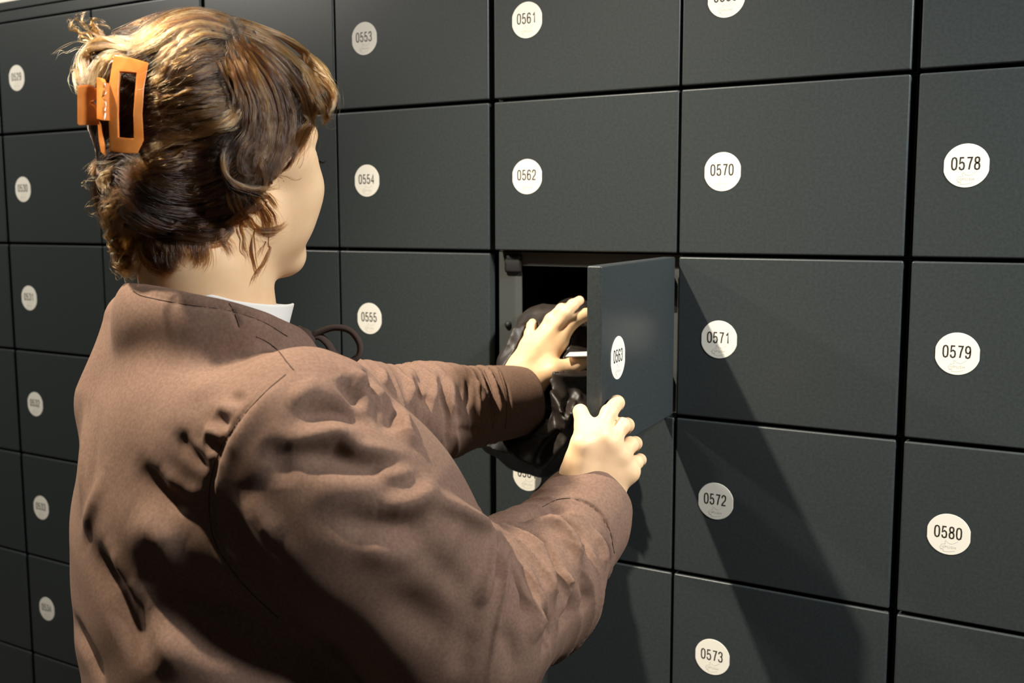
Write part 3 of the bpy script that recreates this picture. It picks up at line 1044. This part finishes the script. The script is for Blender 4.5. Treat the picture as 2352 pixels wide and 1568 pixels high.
# ------------------------------------------------------------------ hair
def cap_sdf(p):
    q = ((p - HC.astype(f32)) @ HB.T.astype(f32)) / f32(HS)
    d = ell(q, (0, -0.014, 0.040), (0.085, 0.110, 0.089))
    for s in (-1, 1):
        d = smin(d, ell(q, (s * 0.066, -0.012, -0.020), (0.026, 0.046, 0.062)), 0.02)
        d = smin(d, cone(q, (s * 0.02, 0.088, 0.072), (s * 0.046, 0.080, 0.052), 0.025, 0.020), 0.02)
    d = smin(d, ell(q, (0, -0.078, -0.042), (0.060, 0.038, 0.052)), 0.03)
    d = smax(d, (q[:, 1] - 0.036 - 0.85 * q[:, 2]) * 0.76, 0.012)
    d = smax(d, -0.092 - q[:, 2], 0.02)
    d = d * f32(HS)
    d = smin(d, ell(p, at(300, 225, 0.945), (0.036, 0.036, 0.048)), 0.02)
    d = smin(d, ell(p, at(228, 152, 0.945), (0.015, 0.015, 0.019)), 0.012)
    return d


def cap_detail(p):
    q = ((p - HC.astype(f32)) @ HB.T.astype(f32))
    d = cap_sdf(p)
    a = np.arctan2(q[:, 2], q[:, 1])
    return d + 0.0014 * np.sin(a * 60 + 4 * np.sin(q[:, 0] * 60)) + 0.001 * np.sin(q[:, 0] * 330 + 5 * np.sin(a * 4))


M_HAIR = bpy.data.materials.new('brown_hair')
M_HAIR.use_nodes = True
nt = M_HAIR.node_tree
for n_ in list(nt.nodes): nt.nodes.remove(n_)
_o = nt.nodes.new('ShaderNodeOutputMaterial')
_h = nt.nodes.new('ShaderNodeBsdfHairPrincipled')
_h.parametrization = 'MELANIN'
_h.inputs['Melanin'].default_value = 0.50
_h.inputs['Melanin Redness'].default_value = 0.42
_h.inputs['Roughness'].default_value = 0.24
_h.inputs['Radial Roughness'].default_value = 0.35
_h.inputs['Random Color'].default_value = 0.35
_h.inputs['Random Roughness'].default_value = 0.2
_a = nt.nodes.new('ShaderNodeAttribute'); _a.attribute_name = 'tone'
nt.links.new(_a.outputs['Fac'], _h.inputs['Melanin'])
nt.links.new(_h.outputs[0], _o.inputs['Surface'])
M_CAP = mat('hair_underlayer', (0.020, 0.012, 0.007), rough=0.7, spec=0.2)
add_bump(M_CAP, 260, 0.5, 0.001)

v, f = nets(cap_detail, HC - 0.19, HC + 0.19, 0.003)
hair = link('hair', quadmesh('hair', v, f), M_CAP, person)
hair['label'] = 'chin-length wavy brown hair pinned up at the back'


def hair_base(p):
    return np.minimum(cap_sdf(p), np.minimum(head_sdf(p), neck_sdf(p)))


# locks traced along the hair: points, strands, spread mm (root, tip), wave mm, lift mm, mirror to the far side
LOCKS = [
    # crown swept back into the clip
    ([(535, 48), (480, 33), (430, 36), (380, 57), (330, 95), (290, 122)], 420, (11, 6), 1.0, 2, 1),
    ([(535, 62), (470, 52), (410, 66), (355, 98), (305, 126)], 380, (9, 6), 1.0, 3, 1),
    ([(525, 80), (470, 80), (425, 102), (385, 142), (358, 190)], 300, (7, 5), 1.6, 3, 0),
    ([(515, 115), (462, 128), (412, 152), (372, 185), (350, 215)], 300, (7, 5), 1.8, 3, 1),
    ([(520, 148), (470, 163), (420, 188), (375, 218), (348, 238)], 280, (6, 5), 2.0, 3, 0),
    ([(515, 188), (462, 203), (410, 214), (362, 233), (345, 250)], 260, (6, 4), 2.2, 4, 1),
    ([(535, 214), (480, 224), (420, 243), (372, 264), (345, 280)], 260, (5, 4), 2.0, 4, 0),
    ([(548, 236), (492, 256), (430, 268), (382, 288), (348, 300)], 240, (5, 4), 2.2, 4, 1),
    ([(548, 255), (502, 288), (450, 300), (402, 303), (352, 322)], 260, (5, 4), 2.2, 5, 0),
    ([(566, 238), (535, 276), (485, 296), (430, 312), (372, 332), (334, 362)], 340, (5, 4), 1.8, 7, 0),
    ([(500, 318), (440, 334), (385, 352), (340, 378), (318, 392)], 280, (5, 5), 2.5, 6, 1),
    ([(470, 345), (420, 362), (370, 384), (325, 386), (300, 372)], 200, (5, 5), 3.0, 5, 0),
    # layers falling forward from the crown
    ([(545, 50), (610, 68), (675, 108), (728, 165), (758, 220), (764, 246)], 420, (8, 5), 1.0, 2, 1),
    ([(545, 58), (602, 84), (662, 126), (712, 182), (742, 236), (744, 280)], 420, (8, 5), 1.0, 2, 1),
    ([(560, 52), (630, 74), (692, 112), (742, 172), (764, 226), (752, 262)], 300, (9, 6), 1.0, 2, 1),
    ([(552, 70), (602, 104), (652, 154), (692, 212), (708, 262), (692, 322), (662, 372)], 380, (7, 5), 1.2, 3, 1),
    ([(546, 76), (592, 122), (636, 176), (660, 234), (666, 292), (646, 352), (622, 405)], 380, (7, 5), 1.4, 4, 1),
    ([(540, 82), (576, 134), (610, 194), (630, 254), (630, 314), (614, 370), (602, 418)], 360, (7, 5), 1.6, 5, 1),
    ([(535, 88), (562, 152), (586, 214), (600, 274), (594, 332), (574, 382), (562, 422)], 340, (6, 5), 1.8, 6, 0),
    ([(526, 100), (545, 160), (566, 220), (576, 280), (562, 330), (545, 372)], 320, (6, 5), 1.8, 6, 1),
    ([(522, 125), (537, 172), (550, 212), (560, 252), (552, 300)], 220, (6, 5), 1.6, 4, 0),
    ([(700, 190), (720, 235), (705, 290), (672, 350)], 220, (6, 5), 1.0, 3, 0),
    ([(730, 200), (748, 240), (745, 275), (738, 292)], 160, (4, 3), 0.8, 3, 0),
    ([(640, 230), (650, 300), (632, 360), (622, 398)], 240, (7, 6), 1.2, 4, 0),
    # curls in front of and below the ear
    ([(522, 315), (506, 362), (514, 400), (540, 425), (580, 436), (615, 426), (632, 411)], 70, (2.5, 1.8), 0.8, 7, 0),
    ([(535, 335), (518, 382), (532, 416), (566, 432), (604, 440)], 40, (5, 4), 1.6, 6, 0),
    ([(562, 325), (550, 372), (562, 400), (596, 400)], 30, (5, 4), 1.6, 5, 0),
    ([(585, 330), (590, 380), (600, 420), (580, 440)], 120, (4, 3), 1.5, 7, 0),
    ([(545, 400), (535, 450), (555, 490), (585, 516), (618, 526), (642, 519), (654, 508)], 170, (4, 1.2), 0.8, 5, 1),
    ([(560, 425), (590, 468), (612, 500), (622, 528)], 160, (4, 3), 1.0, 4, 0),
    ([(590, 425), (618, 452), (638, 480)], 60, (3, 2), 0.8, 3, 0),
    ([(585, 450), (578, 500), (574, 550), (580, 600), (592, 636)], 60, (1.6, 0.6), 1.2, 3.5, 1),
    ([(606, 480), (614, 530), (610, 580), (594, 612), (580, 632), (574, 656)], 34, (0.9, 0.5), 0.8, 3.5, 0),
    ([(552, 470), (550, 520), (558, 565), (570, 604)], 30, (2.5, 1.5), 1.5, 3, 0),
    ([(596, 470), (604, 520), (602, 560), (588, 596)], 24, (2, 1.2), 1.2, 3, 0),
    # the dark roll under the clip
    ([(600, 350), (560, 402), (482, 448), (400, 455), (330, 430), (286, 398)], 420, (9, 7), 1.5, 3, 1),
    ([(602, 425), (542, 478), (462, 500), (380, 488), (310, 450), (270, 402)], 420, (9, 7), 1.5, 2, 1),
    ([(580, 470), (502, 526), (420, 530), (340, 500), (280, 448)], 380, (8, 6), 1.5, 2, 1),
    ([(560, 502), (482, 545), (402, 546), (340, 528), (290, 488), (262, 440)], 300, (6, 6), 1.5, 2, 1),
    ([(540, 350), (470, 390), (400, 410), (330, 400), (280, 385)], 380, (9, 7), 1.5, 2, 1),
    ([(520, 400), (470, 430), (420, 440)], 160, (8, 8), 1.5, 2, 0),
    # nape
    ([(330, 535), (342, 578), (378, 606), (412, 616)], 260, (8, 5), 1.2, 1.5, 1),
    ([(395, 545), (406, 586), (424, 620)], 240, (9, 6), 1.2, 1.2, 0),
    ([(450, 548), (458, 586), (448, 618)], 220, (8, 6), 1.2, 1.2, 0),
    ([(362, 560), (372, 596), (396, 624)], 200, (8, 6), 1.2, 1.2, 0),
    ([(500, 542), (520, 568), (532, 596)], 60, (8, 7), 1.0, 1.0, 0),
    # curls on the far left
    ([(300, 470), (268, 505), (258, 540), (275, 566), (305, 560)], 240, (5, 6), 3, 5, 0),
    ([(305, 500), (276, 540), (268, 580), (292, 604), (318, 585)], 300, (6, 6), 3, 5, 0),
    ([(318, 520), (292, 560), (276, 596), (292, 622), (320, 616), (330, 590)], 300, (6, 5), 3, 5, 0),
    ([(330, 535), (305, 570), (296, 600), (310, 610)], 240, (6, 6), 3, 4, 0),
    ([(285, 440), (258, 470), (250, 505), (262, 530)], 180, (5, 5), 3, 4, 0),
    ([(265, 385), (244, 405), (248, 430), (262, 445)], 110, (4, 5), 3, 4, 0),
    ([(262, 400), (235, 412), (213, 416), (214, 432), (236, 428)], 8, (3, 3), 1, 8, 0),
    ([(262, 450), (235, 455), (209, 466), (212, 488), (238, 494), (250, 492)], 6, (3, 2), 1, 9, 0),
    ([(258, 368), (236, 376), (226, 388), (240, 398)], 10, (3, 3), 1, 8, 0),
    # loose bun above the clip
    ([(335, 100), (282, 104), (232, 108), (198, 138), (186, 176), (198, 198), (214, 204)], 200, (6, 5), 1.5, 6, 0),
    ([(305, 112), (252, 102), (216, 116), (202, 158), (214, 194)], 180, (6, 5), 1.5, 5, 0),
    ([(300, 122), (256, 130), (228, 158), (222, 196), (228, 205)], 180, (6, 5), 1.5, 5, 0),
    ([(270, 112), (226, 100), (196, 98), (180, 76), (177, 60)], 60, (4, 4), 2.5, 9, 0),
    ([(262, 108), (226, 84), (202, 74), (188, 58), (206, 48)], 40, (4, 5), 2.5, 10, 0),
    ([(262, 112), (232, 92), (214, 66), (232, 60), (260, 78)], 40, (5, 5), 2.5, 9, 0),
    ([(240, 110), (200, 120), (170, 128), (152, 140)], 5, (3, 5), 1, 12, 0),
    ([(290, 120), (262, 150), (248, 180), (244, 205)], 120, (5, 5), 1.5, 6, 0),
]

NP_ = 18
guides, gT = [], []
strands, tones = [], []


def mirror(P):
    q = (P - HC) @ HB.T
    q[:, 0] *= -1
    return HC + q @ HB


def make_lock(G, n, spread, wave, lift, base=0.5):
    T = np.gradient(G, axis=0); T /= np.linalg.norm(T, axis=1, keepdims=True) + 1e-9
    N = grad(hair_base, G, 0.002); N = N / (np.linalg.norm(N, axis=1, keepdims=True) + 1e-9)
    B = np.cross(T, N); B /= np.linalg.norm(B, axis=1, keepdims=True) + 1e-9
    L = np.linalg.norm(np.diff(G, axis=0), axis=1).sum()
    s = np.linspace(0, 1, NP_)
    ncl = max(3, n // (14 if L > 0.05 else 5))   # wisps inside the lock
    ct = rng.uniform(-0.20, 0.22, ncl); cb = rng.normal(0, 0.75, ncl); cn = rng.uniform(0, 1, ncl); cph = rng.uniform(0, 6.28, ncl); cfr = rng.uniform(0.8, 1.5, ncl)
    out = []
    for k in range(n):
        c = rng.integers(ncl)
        tight = 0.10 + 0.20 * abs(s - 0.35) * 2
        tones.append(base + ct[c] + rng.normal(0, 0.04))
        b = (cb[c] + rng.normal(0, 1) * tight) * (spread[0] + (spread[1] - spread[0]) * s) * 0.001
        h = (lift * (0.1 + 1.5 * cn[c] ** 1.5) + rng.normal(0, 0.5)) * 0.001 * np.clip(s / 0.38, 0, 1) ** 2 * (3 - 2 * np.clip(s / 0.38, 0, 1))
        ph = cph[c] + rng.normal(0, 0.25); fr = cfr[c] * L / 0.028 * 2 * math.pi
        w = wave * 0.001 * (0.35 + 0.65 * s) * (1 + rng.normal(0, 0.2))
        b = b + w * np.sin(s * fr + ph)
        h = h + 0.6 * w * np.cos(s * fr * 0.9 + ph)
        if rng.random() < 0.07:                  # flyaway
            h = h + rng.uniform(0.002, 0.009) * s ** 1.5; b = b + rng.normal(0, 0.006) * s ** 1.5
        a0, a1 = rng.uniform(0, 0.14), rng.uniform(0.80 if L > 0.05 else 0.45, 1.0)
        S = G + B * b[:, None] + N * h[:, None]
        u = np.linspace(a0, a1, NP_) * (NP_ - 1)
        i = np.minimum(u.astype(int), NP_ - 2); fu = (u - i)[:, None]
        out.append(S[i] * (1 - fu) + S[i + 1] * fu)
    return out


DENS = 0.5 if FAST else 1.0
for li, (pts, n, spread, wave, lift, mir) in enumerate(LOCKS):
    tone = 0.29 if li < 3 or 12 <= li <= 14 or li == 9 or li >= 46 else (0.62 if 35 <= li <= 40 else 0.26 if li == 24 else 0.48)   # lamp highlights on crown and ends painted in as lighter hair; lower roll darker
    c = spline(spline(pts, 60)[::6].tolist() + [pts[-1]], NP_)
    G = hit(hair_base, c[:, 0], c[:, 1], near=0.75, far=1.25, lift=0.0008)
    for _ in range(3):                           # smooth depth jumps
        G[1:-1] = (G[:-2] + 2 * G[1:-1] + G[2:]) / 4
    for GG in ([G, mirror(G)] if mir else [G]):
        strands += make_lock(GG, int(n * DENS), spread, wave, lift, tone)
        guides.append(GG)
        t = np.gradient(GG, axis=0); gT.append(t / (np.linalg.norm(t, axis=1, keepdims=True) + 1e-9))

# a general coat following the nearest locks, over the whole head
GP = np.concatenate(guides).astype(f32); GT = np.concatenate(gT).astype(f32)
cv = np.array([v_ for v_ in v])
pick = cv[rng.integers(0, len(cv), int(7000 * DENS))] + rng.normal(0, 0.001, (int(7000 * DENS), 3))
P = pick.copy(); path = [P.copy()]
step = rng.uniform(0.0022, 0.0042, len(P))[:, None]
for k in range(NP_ - 1):
    D = np.empty_like(P)
    for i in range(0, len(P), 1500):
        q = P[i:i + 1500].astype(f32)
        d2 = (q * q).sum(1)[:, None] - 2 * q @ GP.T + (GP * GP).sum(1)[None]
        w = 1.0 / (np.maximum(d2, 0) + 2e-5) ** 2
        D[i:i + 1500] = (w @ GT) / (w.sum(1)[:, None])
    D /= np.linalg.norm(D, axis=1, keepdims=True) + 1e-6
    N = grad(cap_sdf, P, 0.002); N /= np.linalg.norm(N, axis=1, keepdims=True) + 1e-6
    D -= N * (D * N).sum(1, keepdims=True)
    P = P + D * step
    d = cap_sdf(P.astype(f32))
    P = P - N * (d[:, None] - 0.0012 - 0.0008 * math.sin(k * 0.9))
    path.append(P.copy())
coat = np.stack(path, 1) + np.cumsum(rng.normal(0, 0.00012, (len(P), NP_, 3)), 1)
strands = np.concatenate([np.array(strands), coat])
# keep every strand outside the head
flat = strands.reshape(-1, 3)
for _ in range(2):
    d = hair_base(flat.astype(f32)); mk = d < 0.0006
    if not mk.any(): break
    N = grad(hair_base, flat[mk], 0.002); N /= np.linalg.norm(N, axis=1, keepdims=True) + 1e-6
    flat[mk] += N * (0.0009 - d[mk])[:, None]
strands = flat.reshape(-1, NP_, 3)

hc = bpy.data.hair_curves.new('loose_hair')
hc.add_curves([NP_] * len(strands))
hc.attributes['position'].data.foreach_set('vector', strands.astype(np.float32).ravel())
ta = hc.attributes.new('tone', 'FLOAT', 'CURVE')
tones = np.concatenate([tones, rng.normal(0.74, 0.06, len(coat))])  # shade in the gaps between locks painted in as darker coat strands
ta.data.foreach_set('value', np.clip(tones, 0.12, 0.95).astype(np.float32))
rad = hc.attributes.get('radius') or hc.attributes.new('radius', 'FLOAT', 'POINT')
prof = np.linspace(1, 0, NP_); prof = 0.00011 * np.clip(prof * 3, 0.25, 1.0) * np.clip(0.35 + np.linspace(0, 4, NP_), 0, 1)
rad.data.foreach_set('value', np.tile(prof, len(strands)).astype(np.float32))
hc.materials.append(M_HAIR)
lh_ = bpy.data.objects.new('loose_hair', hc)
COL.objects.link(lh_); lh_.parent = hair
print('person hair', len(strands), round(time.time() - _t0, 1))

# eyelashes and eye on the side of the face the camera sees
M_EYE = mat('eye_white', (0.75, 0.72, 0.68), rough=0.15)
add_noise_color(M_EYE, (0.72, 0.68, 0.64), (0.78, 0.75, 0.72), 40)
for s in (-1, 1):
    V, F = [], []
    for k in range(22):
        a = -0.9 + 1.8 * k / 21
        b0 = hl(s * 0.032 + 0.0145 * math.sin(a), 0.077 + 0.0130 * math.cos(a), -0.0045)
        b1 = hl(s * 0.032 + 0.021 * math.sin(a), 0.077 + 0.0215 * math.cos(a), -0.0075)
        b2 = hl(s * 0.032 + 0.024 * math.sin(a), 0.077 + 0.0245 * math.cos(a), -0.0055)
        vv, ff = tube([b0, b1, b2], [0.00035, 0.00025, 0.00008], seg=5)
        F += [tuple(i + len(V) for i in q) for q in ff]; V += list(vv)
    lm = pydata('eyelashes', V, F)
    link('eyelashes', lm, M_CAP, person)

# ------------------------------------------------------------------ neckline tie
knot = at(697, 778, 1.070)
V, F = [], []


def add_tube(pts, rad_, n=30, **kw):
    global V, F
    vv, ff = tube(spline(pts, n), rad_, **kw)
    F += [tuple(i + len(V) for i in q) for q in ff]; V += list(vv)


add_tube([at(708, 778, 1.068), at(735, 762, 1.066), at(770, 752, 1.065), at(805, 760, 1.066), at(826, 790, 1.067), at(822, 818, 1.068),
          at(798, 830, 1.069), at(770, 815, 1.070), at(752, 788, 1.070), at(732, 772, 1.069), at(708, 776, 1.068)], 0.0056, n=60, seg=12, flat=0.6)
tie = link('neck_tie_cord', pydata('neck_tie_cord', V, F), M_CORD, person)
V, F = [], []
add_tube([at(700, 772, 1.060), at(716, 795, 1.050), at(732, 815, 1.040), at(748, 845, 1.030)], [0.0058] * 24, n=24, seg=12, flat=0.55)
add_tube([at(694, 775, 1.062), at(700, 800, 1.052), at(722, 826, 1.040)], [0.0052] * 20, n=20, seg=12, flat=0.55)
link('cord_tail', pydata('cord_tail', V[:], F[:]), M_CORD, tie)


def knot_sdf(p):
    d = ell(p, at(698, 776, 1.064), (0.0085, 0.0085, 0.0095))
    d = smin(d, cone(p, at(686, 758, 1.066), at(706, 772, 1.064), 0.0048, 0.0055), 0.003)
    d = smin(d, cone(p, at(690, 790, 1.062), at(712, 782, 1.062), 0.0045, 0.0055), 0.002)
    return d


v, f = nets(knot_sdf, at(698, 776, 1.064) - 0.03, at(698, 776, 1.064) + 0.03, 0.0009)
link('cord_knot', quadmesh('cord_knot', v, f), M_CORD, tie)

# ------------------------------------------------------------------ hair clip
M_CLIP = mat('amber_acetate', (0.75, 0.26, 0.055), rough=0.22, spec=0.6)
M_CLIP.node_tree.nodes['Principled BSDF'].inputs['Transmission Weight'].default_value = 0.10
M_CLIP.node_tree.nodes['Principled BSDF'].inputs['Subsurface Weight'].default_value = 0.3
M_CLIP.node_tree.nodes['Principled BSDF'].inputs['Subsurface Radius'].default_value = (0.008, 0.003, 0.001)
add_noise_color(M_CLIP, (0.68, 0.215, 0.04), (0.82, 0.31, 0.075), 45, detail=3)
M_STEEL = mat('spring_steel', (0.35, 0.33, 0.30), rough=0.3, metal=1.0)

_dep = float(RC[2] @ (hit(cap_sdf, 295, 240, near=0.7, far=1.2)[0] - CAM))
CD = _dep - 0.016
clip = empty('hair_clip', tuple(at(250, 230, CD + 0.01)))
tag(clip, 'amber orange claw clip pinning the hair up at the back of the head', 'hair clip')


def plate(outer, inner, depth_fn, th, name, mat_, parent, n=16, rnd=0.0):
    """a plate with an optional window: loops of pixels, real thickness"""
    bm = bmesh.new()
    def loop(pts):
        P = []
        for i in range(len(pts)):
            a, b = np.array(pts[i], float), np.array(pts[(i + 1) % len(pts)], float)
            for k in range(n): P.append(a + (b - a) * k / n)
        return P
    Lo = loop(outer)
    cen = np.mean(outer, axis=0)
    Li = loop(inner) if inner else [cen + (np.array(q) - cen) * 0.02 for q in Lo]
    rows = 6
    grid = []
    for q0, q1 in zip(Lo, Li):
        r_ = []
        for k in range(rows + 1):
            q = q0 + (q1 - q0) * k / rows
            r_.append(bm.verts.new(at(q[0], q[1], depth_fn(q[0], q[1]))))
        grid.append(r_)
    m_ = len(grid)
    for i in range(m_):
        for k in range(rows):
            bm.faces.new((grid[i][k], grid[i][k + 1], grid[(i + 1) % m_][k + 1], grid[(i + 1) % m_][k]))
    if not inner:
        bm.faces.new([g[rows] for g in grid][::-1])
    bmesh.ops.recalc_face_normals(bm, faces=bm.faces)
    me = bm_mesh(name, bm)
    me.transform(Matrix.Translation(-Vector(parent.location)))
    o = link(name, me, mat_, parent)
    so = o.modifiers.new('thickness', 'SOLIDIFY'); so.thickness = th; so.offset = 0
    bv = o.modifiers.new('edge', 'BEVEL'); bv.width = th * 0.36; bv.segments = 3; bv.limit_method = 'ANGLE'; bv.angle_limit = math.radians(50)
    return o


def front_depth(x, y):
    u = (x - 250) / 85.0; w_ = (y - 240) / 110.0
    return CD + 0.003 - 0.010 * (1 - (1 - min(max(u, 0), 1)) ** 2) * 0.2 + 0.007 * max(u - 0.15, 0) ** 2 + 0.006 * w_ * w_


fr = plate([(263, 128), (300, 134), (341, 146), (331, 200), (327, 262), (330, 322), (316, 352), (284, 351), (254, 347), (250, 262), (253, 190)],
           [(276, 166), (295, 167), (314, 169), (310, 215), (307, 262), (308, 290), (308, 318), (290, 317), (273, 315), (272, 262), (273, 205)],
           front_depth, 0.0032, 'claw', M_CLIP, clip, n=6)
# claw teeth curling into the hair from both long edges
for k in range(6):
    y = 150 + k * 36
    pts = [at(318, y, CD + 0.0125), at(318, y + 2, CD + 0.018), at(314, y + 4, CD + 0.026), at(300, y + 5, CD + 0.036)]
    vv, ff = tube(spline(pts, 12), np.linspace(0.0030, 0.0012, 12), seg=8)
    vv = vv - np.array(clip.location)
    link('tooth', pydata('tooth', vv, ff), M_CLIP, fr)
# hinge block bridging to the thumb tab
plate([(227, 178), (236, 181), (240, 190), (252, 193), (252, 277), (240, 277), (227, 273), (227, 225)], None,
      lambda x, y: CD + 0.006 - 0.008 * max(0, 1 - abs(x - 240) / 14.0), 0.0036, 'hinge_bar', M_CLIP, clip, n=5)
tab = plate([(181, 197), (200, 195), (212, 197), (216, 203), (228, 203), (228, 224), (217, 224), (216, 244), (228, 247), (228, 286), (206, 287), (182, 288), (178, 284), (178, 201)],
            None, lambda x, y: CD + 0.004 + (x - 178) * 0.00012, 0.0026, 'thumb_tab', M_CLIP, clip, n=4)
sp = [at(229 + 2.2 * math.cos(a * 2.2), 215 + a * 3.2, CD + 0.008 + 0.0022 * math.sin(a * 2.2)) - np.array(clip.location) for a in np.linspace(0, 17, 120)]
vv, ff = tube(sp, 0.0006, seg=6)
link('spring', pydata('spring', vv, ff), M_STEEL, clip)
plate([(226, 270), (234, 285), (237, 310), (243, 345), (240, 357), (233, 350), (228, 320), (226, 290)], None,
      lambda x, y: CD + 0.030, 0.0028, 'far_claw', M_CLIP, clip, n=4)

# ------------------------------------------------------------------ black jacket stuffed in the locker
M_COAT = mat('black_nylon', (0.026, 0.018, 0.013), rough=0.50, spec=0.5)
add_noise_color(M_COAT, (0.013, 0.009, 0.007), (0.028, 0.020, 0.015), 30)
add_bump(M_COAT, 160, 0.25, 0.001)
LX0, LX1 = 4 * PW + 0.0435, 5 * PW - 0.026
LZ0, LZ1 = TOP - 3 * PH + 0.018, TOP - 2 * PH - 0.024


def coat_base(p):
    d = ell(p, (1.345, 0.150, 1.250), (0.092, 0.150, 0.058))
    d = smin(d, cone(p, at(1250, 760, 1.575), at(1232, 850, 1.53), 0.042, 0.050), 0.03)
    d = smin(d, chain(p, [at(1232, 850, 1.53), at(1225, 935, 1.50), at(1218, 1008, 1.50), at(1130, 1018, 1.50)], [0.050, 0.058, 0.045, 0.020], 0.03), 0.03)
    d = smin(d, chain(p, [at(1290, 860, 1.50), at(1290, 960, 1.47), at(1250, 1035, 1.49)], [0.045, 0.040, 0.026], 0.03), 0.03)
    d = smin(d, cone(p, at(1330, 730, 1.62), at(1330, 870, 1.52), 0.040, 0.040), 0.03)
    # stay inside the opening, in front of the doors and off the open door
    ins = np.maximum(np.maximum(LX0 - p[:, 0], p[:, 0] - LX1), np.maximum(LZ0 - p[:, 2], p[:, 2] - LZ1))
    front = p[:, 1] + 0.0015
    d = smax(d, np.minimum(front, ins), 0.006)
    d = smax(d, p[:, 0] - 1.462, 0.01)
    return d


CF = Folds(coat_base, [
    ([(1230, 880), (1262, 930), (1275, 990)], 7 * mm, -8 * mm), ([(1248, 885), (1285, 935), (1290, 985)], 6 * mm, 7 * mm),
    ([(1340, 895), (1305, 950), (1290, 1010)], 6 * mm, 7 * mm), ([(1320, 900), (1300, 930), (1295, 960)], 5 * mm, -8 * mm),
    ([(1310, 1000), (1270, 1035), (1245, 1075)], 5 * mm, 6 * mm), ([(1300, 985), (1262, 1015), (1228, 1060)], 5 * mm, -6 * mm),
    ([(1150, 820), (1190, 770), (1215, 730)], 6 * mm, 4 * mm), ([(1165, 840), (1200, 800), (1215, 780)], 6 * mm, -5 * mm),
    ([(1160, 1020), (1210, 1050), (1250, 1080)], 6 * mm, 4 * mm), ([(1180, 790), (1205, 760), (1240, 740)], 5 * mm, 4 * mm),
    ([(1310, 880), (1330, 930), (1320, 990)], 6 * mm, -6 * mm), ([(1348, 745), (1320, 765), (1305, 790)], 5 * mm, 5 * mm)])


def coat_sdf(p):
    d = coat_base(p)
    nr = np.abs(d) < 0.04
    if nr.any():
        q = p[nr]
        a = q[:, 0] * 0.75 + q[:, 2] * 0.66; b = q[:, 2] * 0.75 - q[:, 0] * 0.66
        w = CF(q, d[nr]) + 0.0045 * (1 - 2.4 * np.abs(np.sin(a * 62 + 2.2 * np.sin(b * 23)))) * (0.5 + 0.5 * np.sin(b * 31 + 1)) + 0.002 * np.sin(b * 75 + 2 * np.sin(a * 60))
        e = d[nr] - w
        ins = np.maximum(np.maximum(LX0 - q[:, 0], q[:, 0] - LX1), np.maximum(LZ0 - q[:, 2], q[:, 2] - LZ1))
        e = np.maximum(e, np.minimum(q[:, 1] + 0.0012, ins))
        e = np.maximum(e, q[:, 0] - 1.466)
        e = np.maximum(e, 0.009 - cone(q, at(1303, 813, 1.46), at(1380, 812, 1.48), 0.012, 0.012))
        e = np.maximum(e, 0.0020 - hand_sdf(q, LH, L_WR, L_EL, 0.0))
        e = np.maximum(e, 0.0020 - hand_sdf(q, RH, R_WR, R_EL, 0.0))
        r_, l_ = arm_sleeves(q)
        e = np.maximum(e, 0.006 - np.minimum(r_, l_))
        d[nr] = e
    return d


v, f = nets(coat_sdf, (1.14, -0.19, 1.03), (1.48, 0.33, 1.40), 0.0026)
bag = link('jacket', quadmesh('jacket', v, f), M_COAT)
tag(bag, 'crumpled glossy black jacket spilling out of the open locker under the left hand', 'jacket')

# ------------------------------------------------------------------ white card between finger and thumb
M_CARD = mat('white_card', (0.88, 0.87, 0.84), rough=0.5)
add_bump(M_CARD, 300, 0.05, 0.0002)
a0, a1 = at(1299, 819, 1.450), at(1376, 817, 1.470)
b0, b1 = at(1308, 810, 1.482), at(1378, 808, 1.505)
nn = np.cross(a1 - a0, b0 - a0); nn /= np.linalg.norm(nn)
V = [q + nn * s * 0.0011 for s in (-1, 1) for q in (a0, a1, b1, b0)]
me = pydata('card', V, [(0, 3, 2, 1), (4, 5, 6, 7), (0, 1, 5, 4), (1, 2, 6, 5), (2, 3, 7, 6), (3, 0, 4, 7)])
card = link('card', me, M_CARD, smooth=False)
bv = card.modifiers.new('edge', 'BEVEL'); bv.width = 0.0006; bv.segments = 2
tag(card, 'small white card held between the thumb and fingers of the left hand', 'card')
print('person done', round(time.time() - _t0, 1))
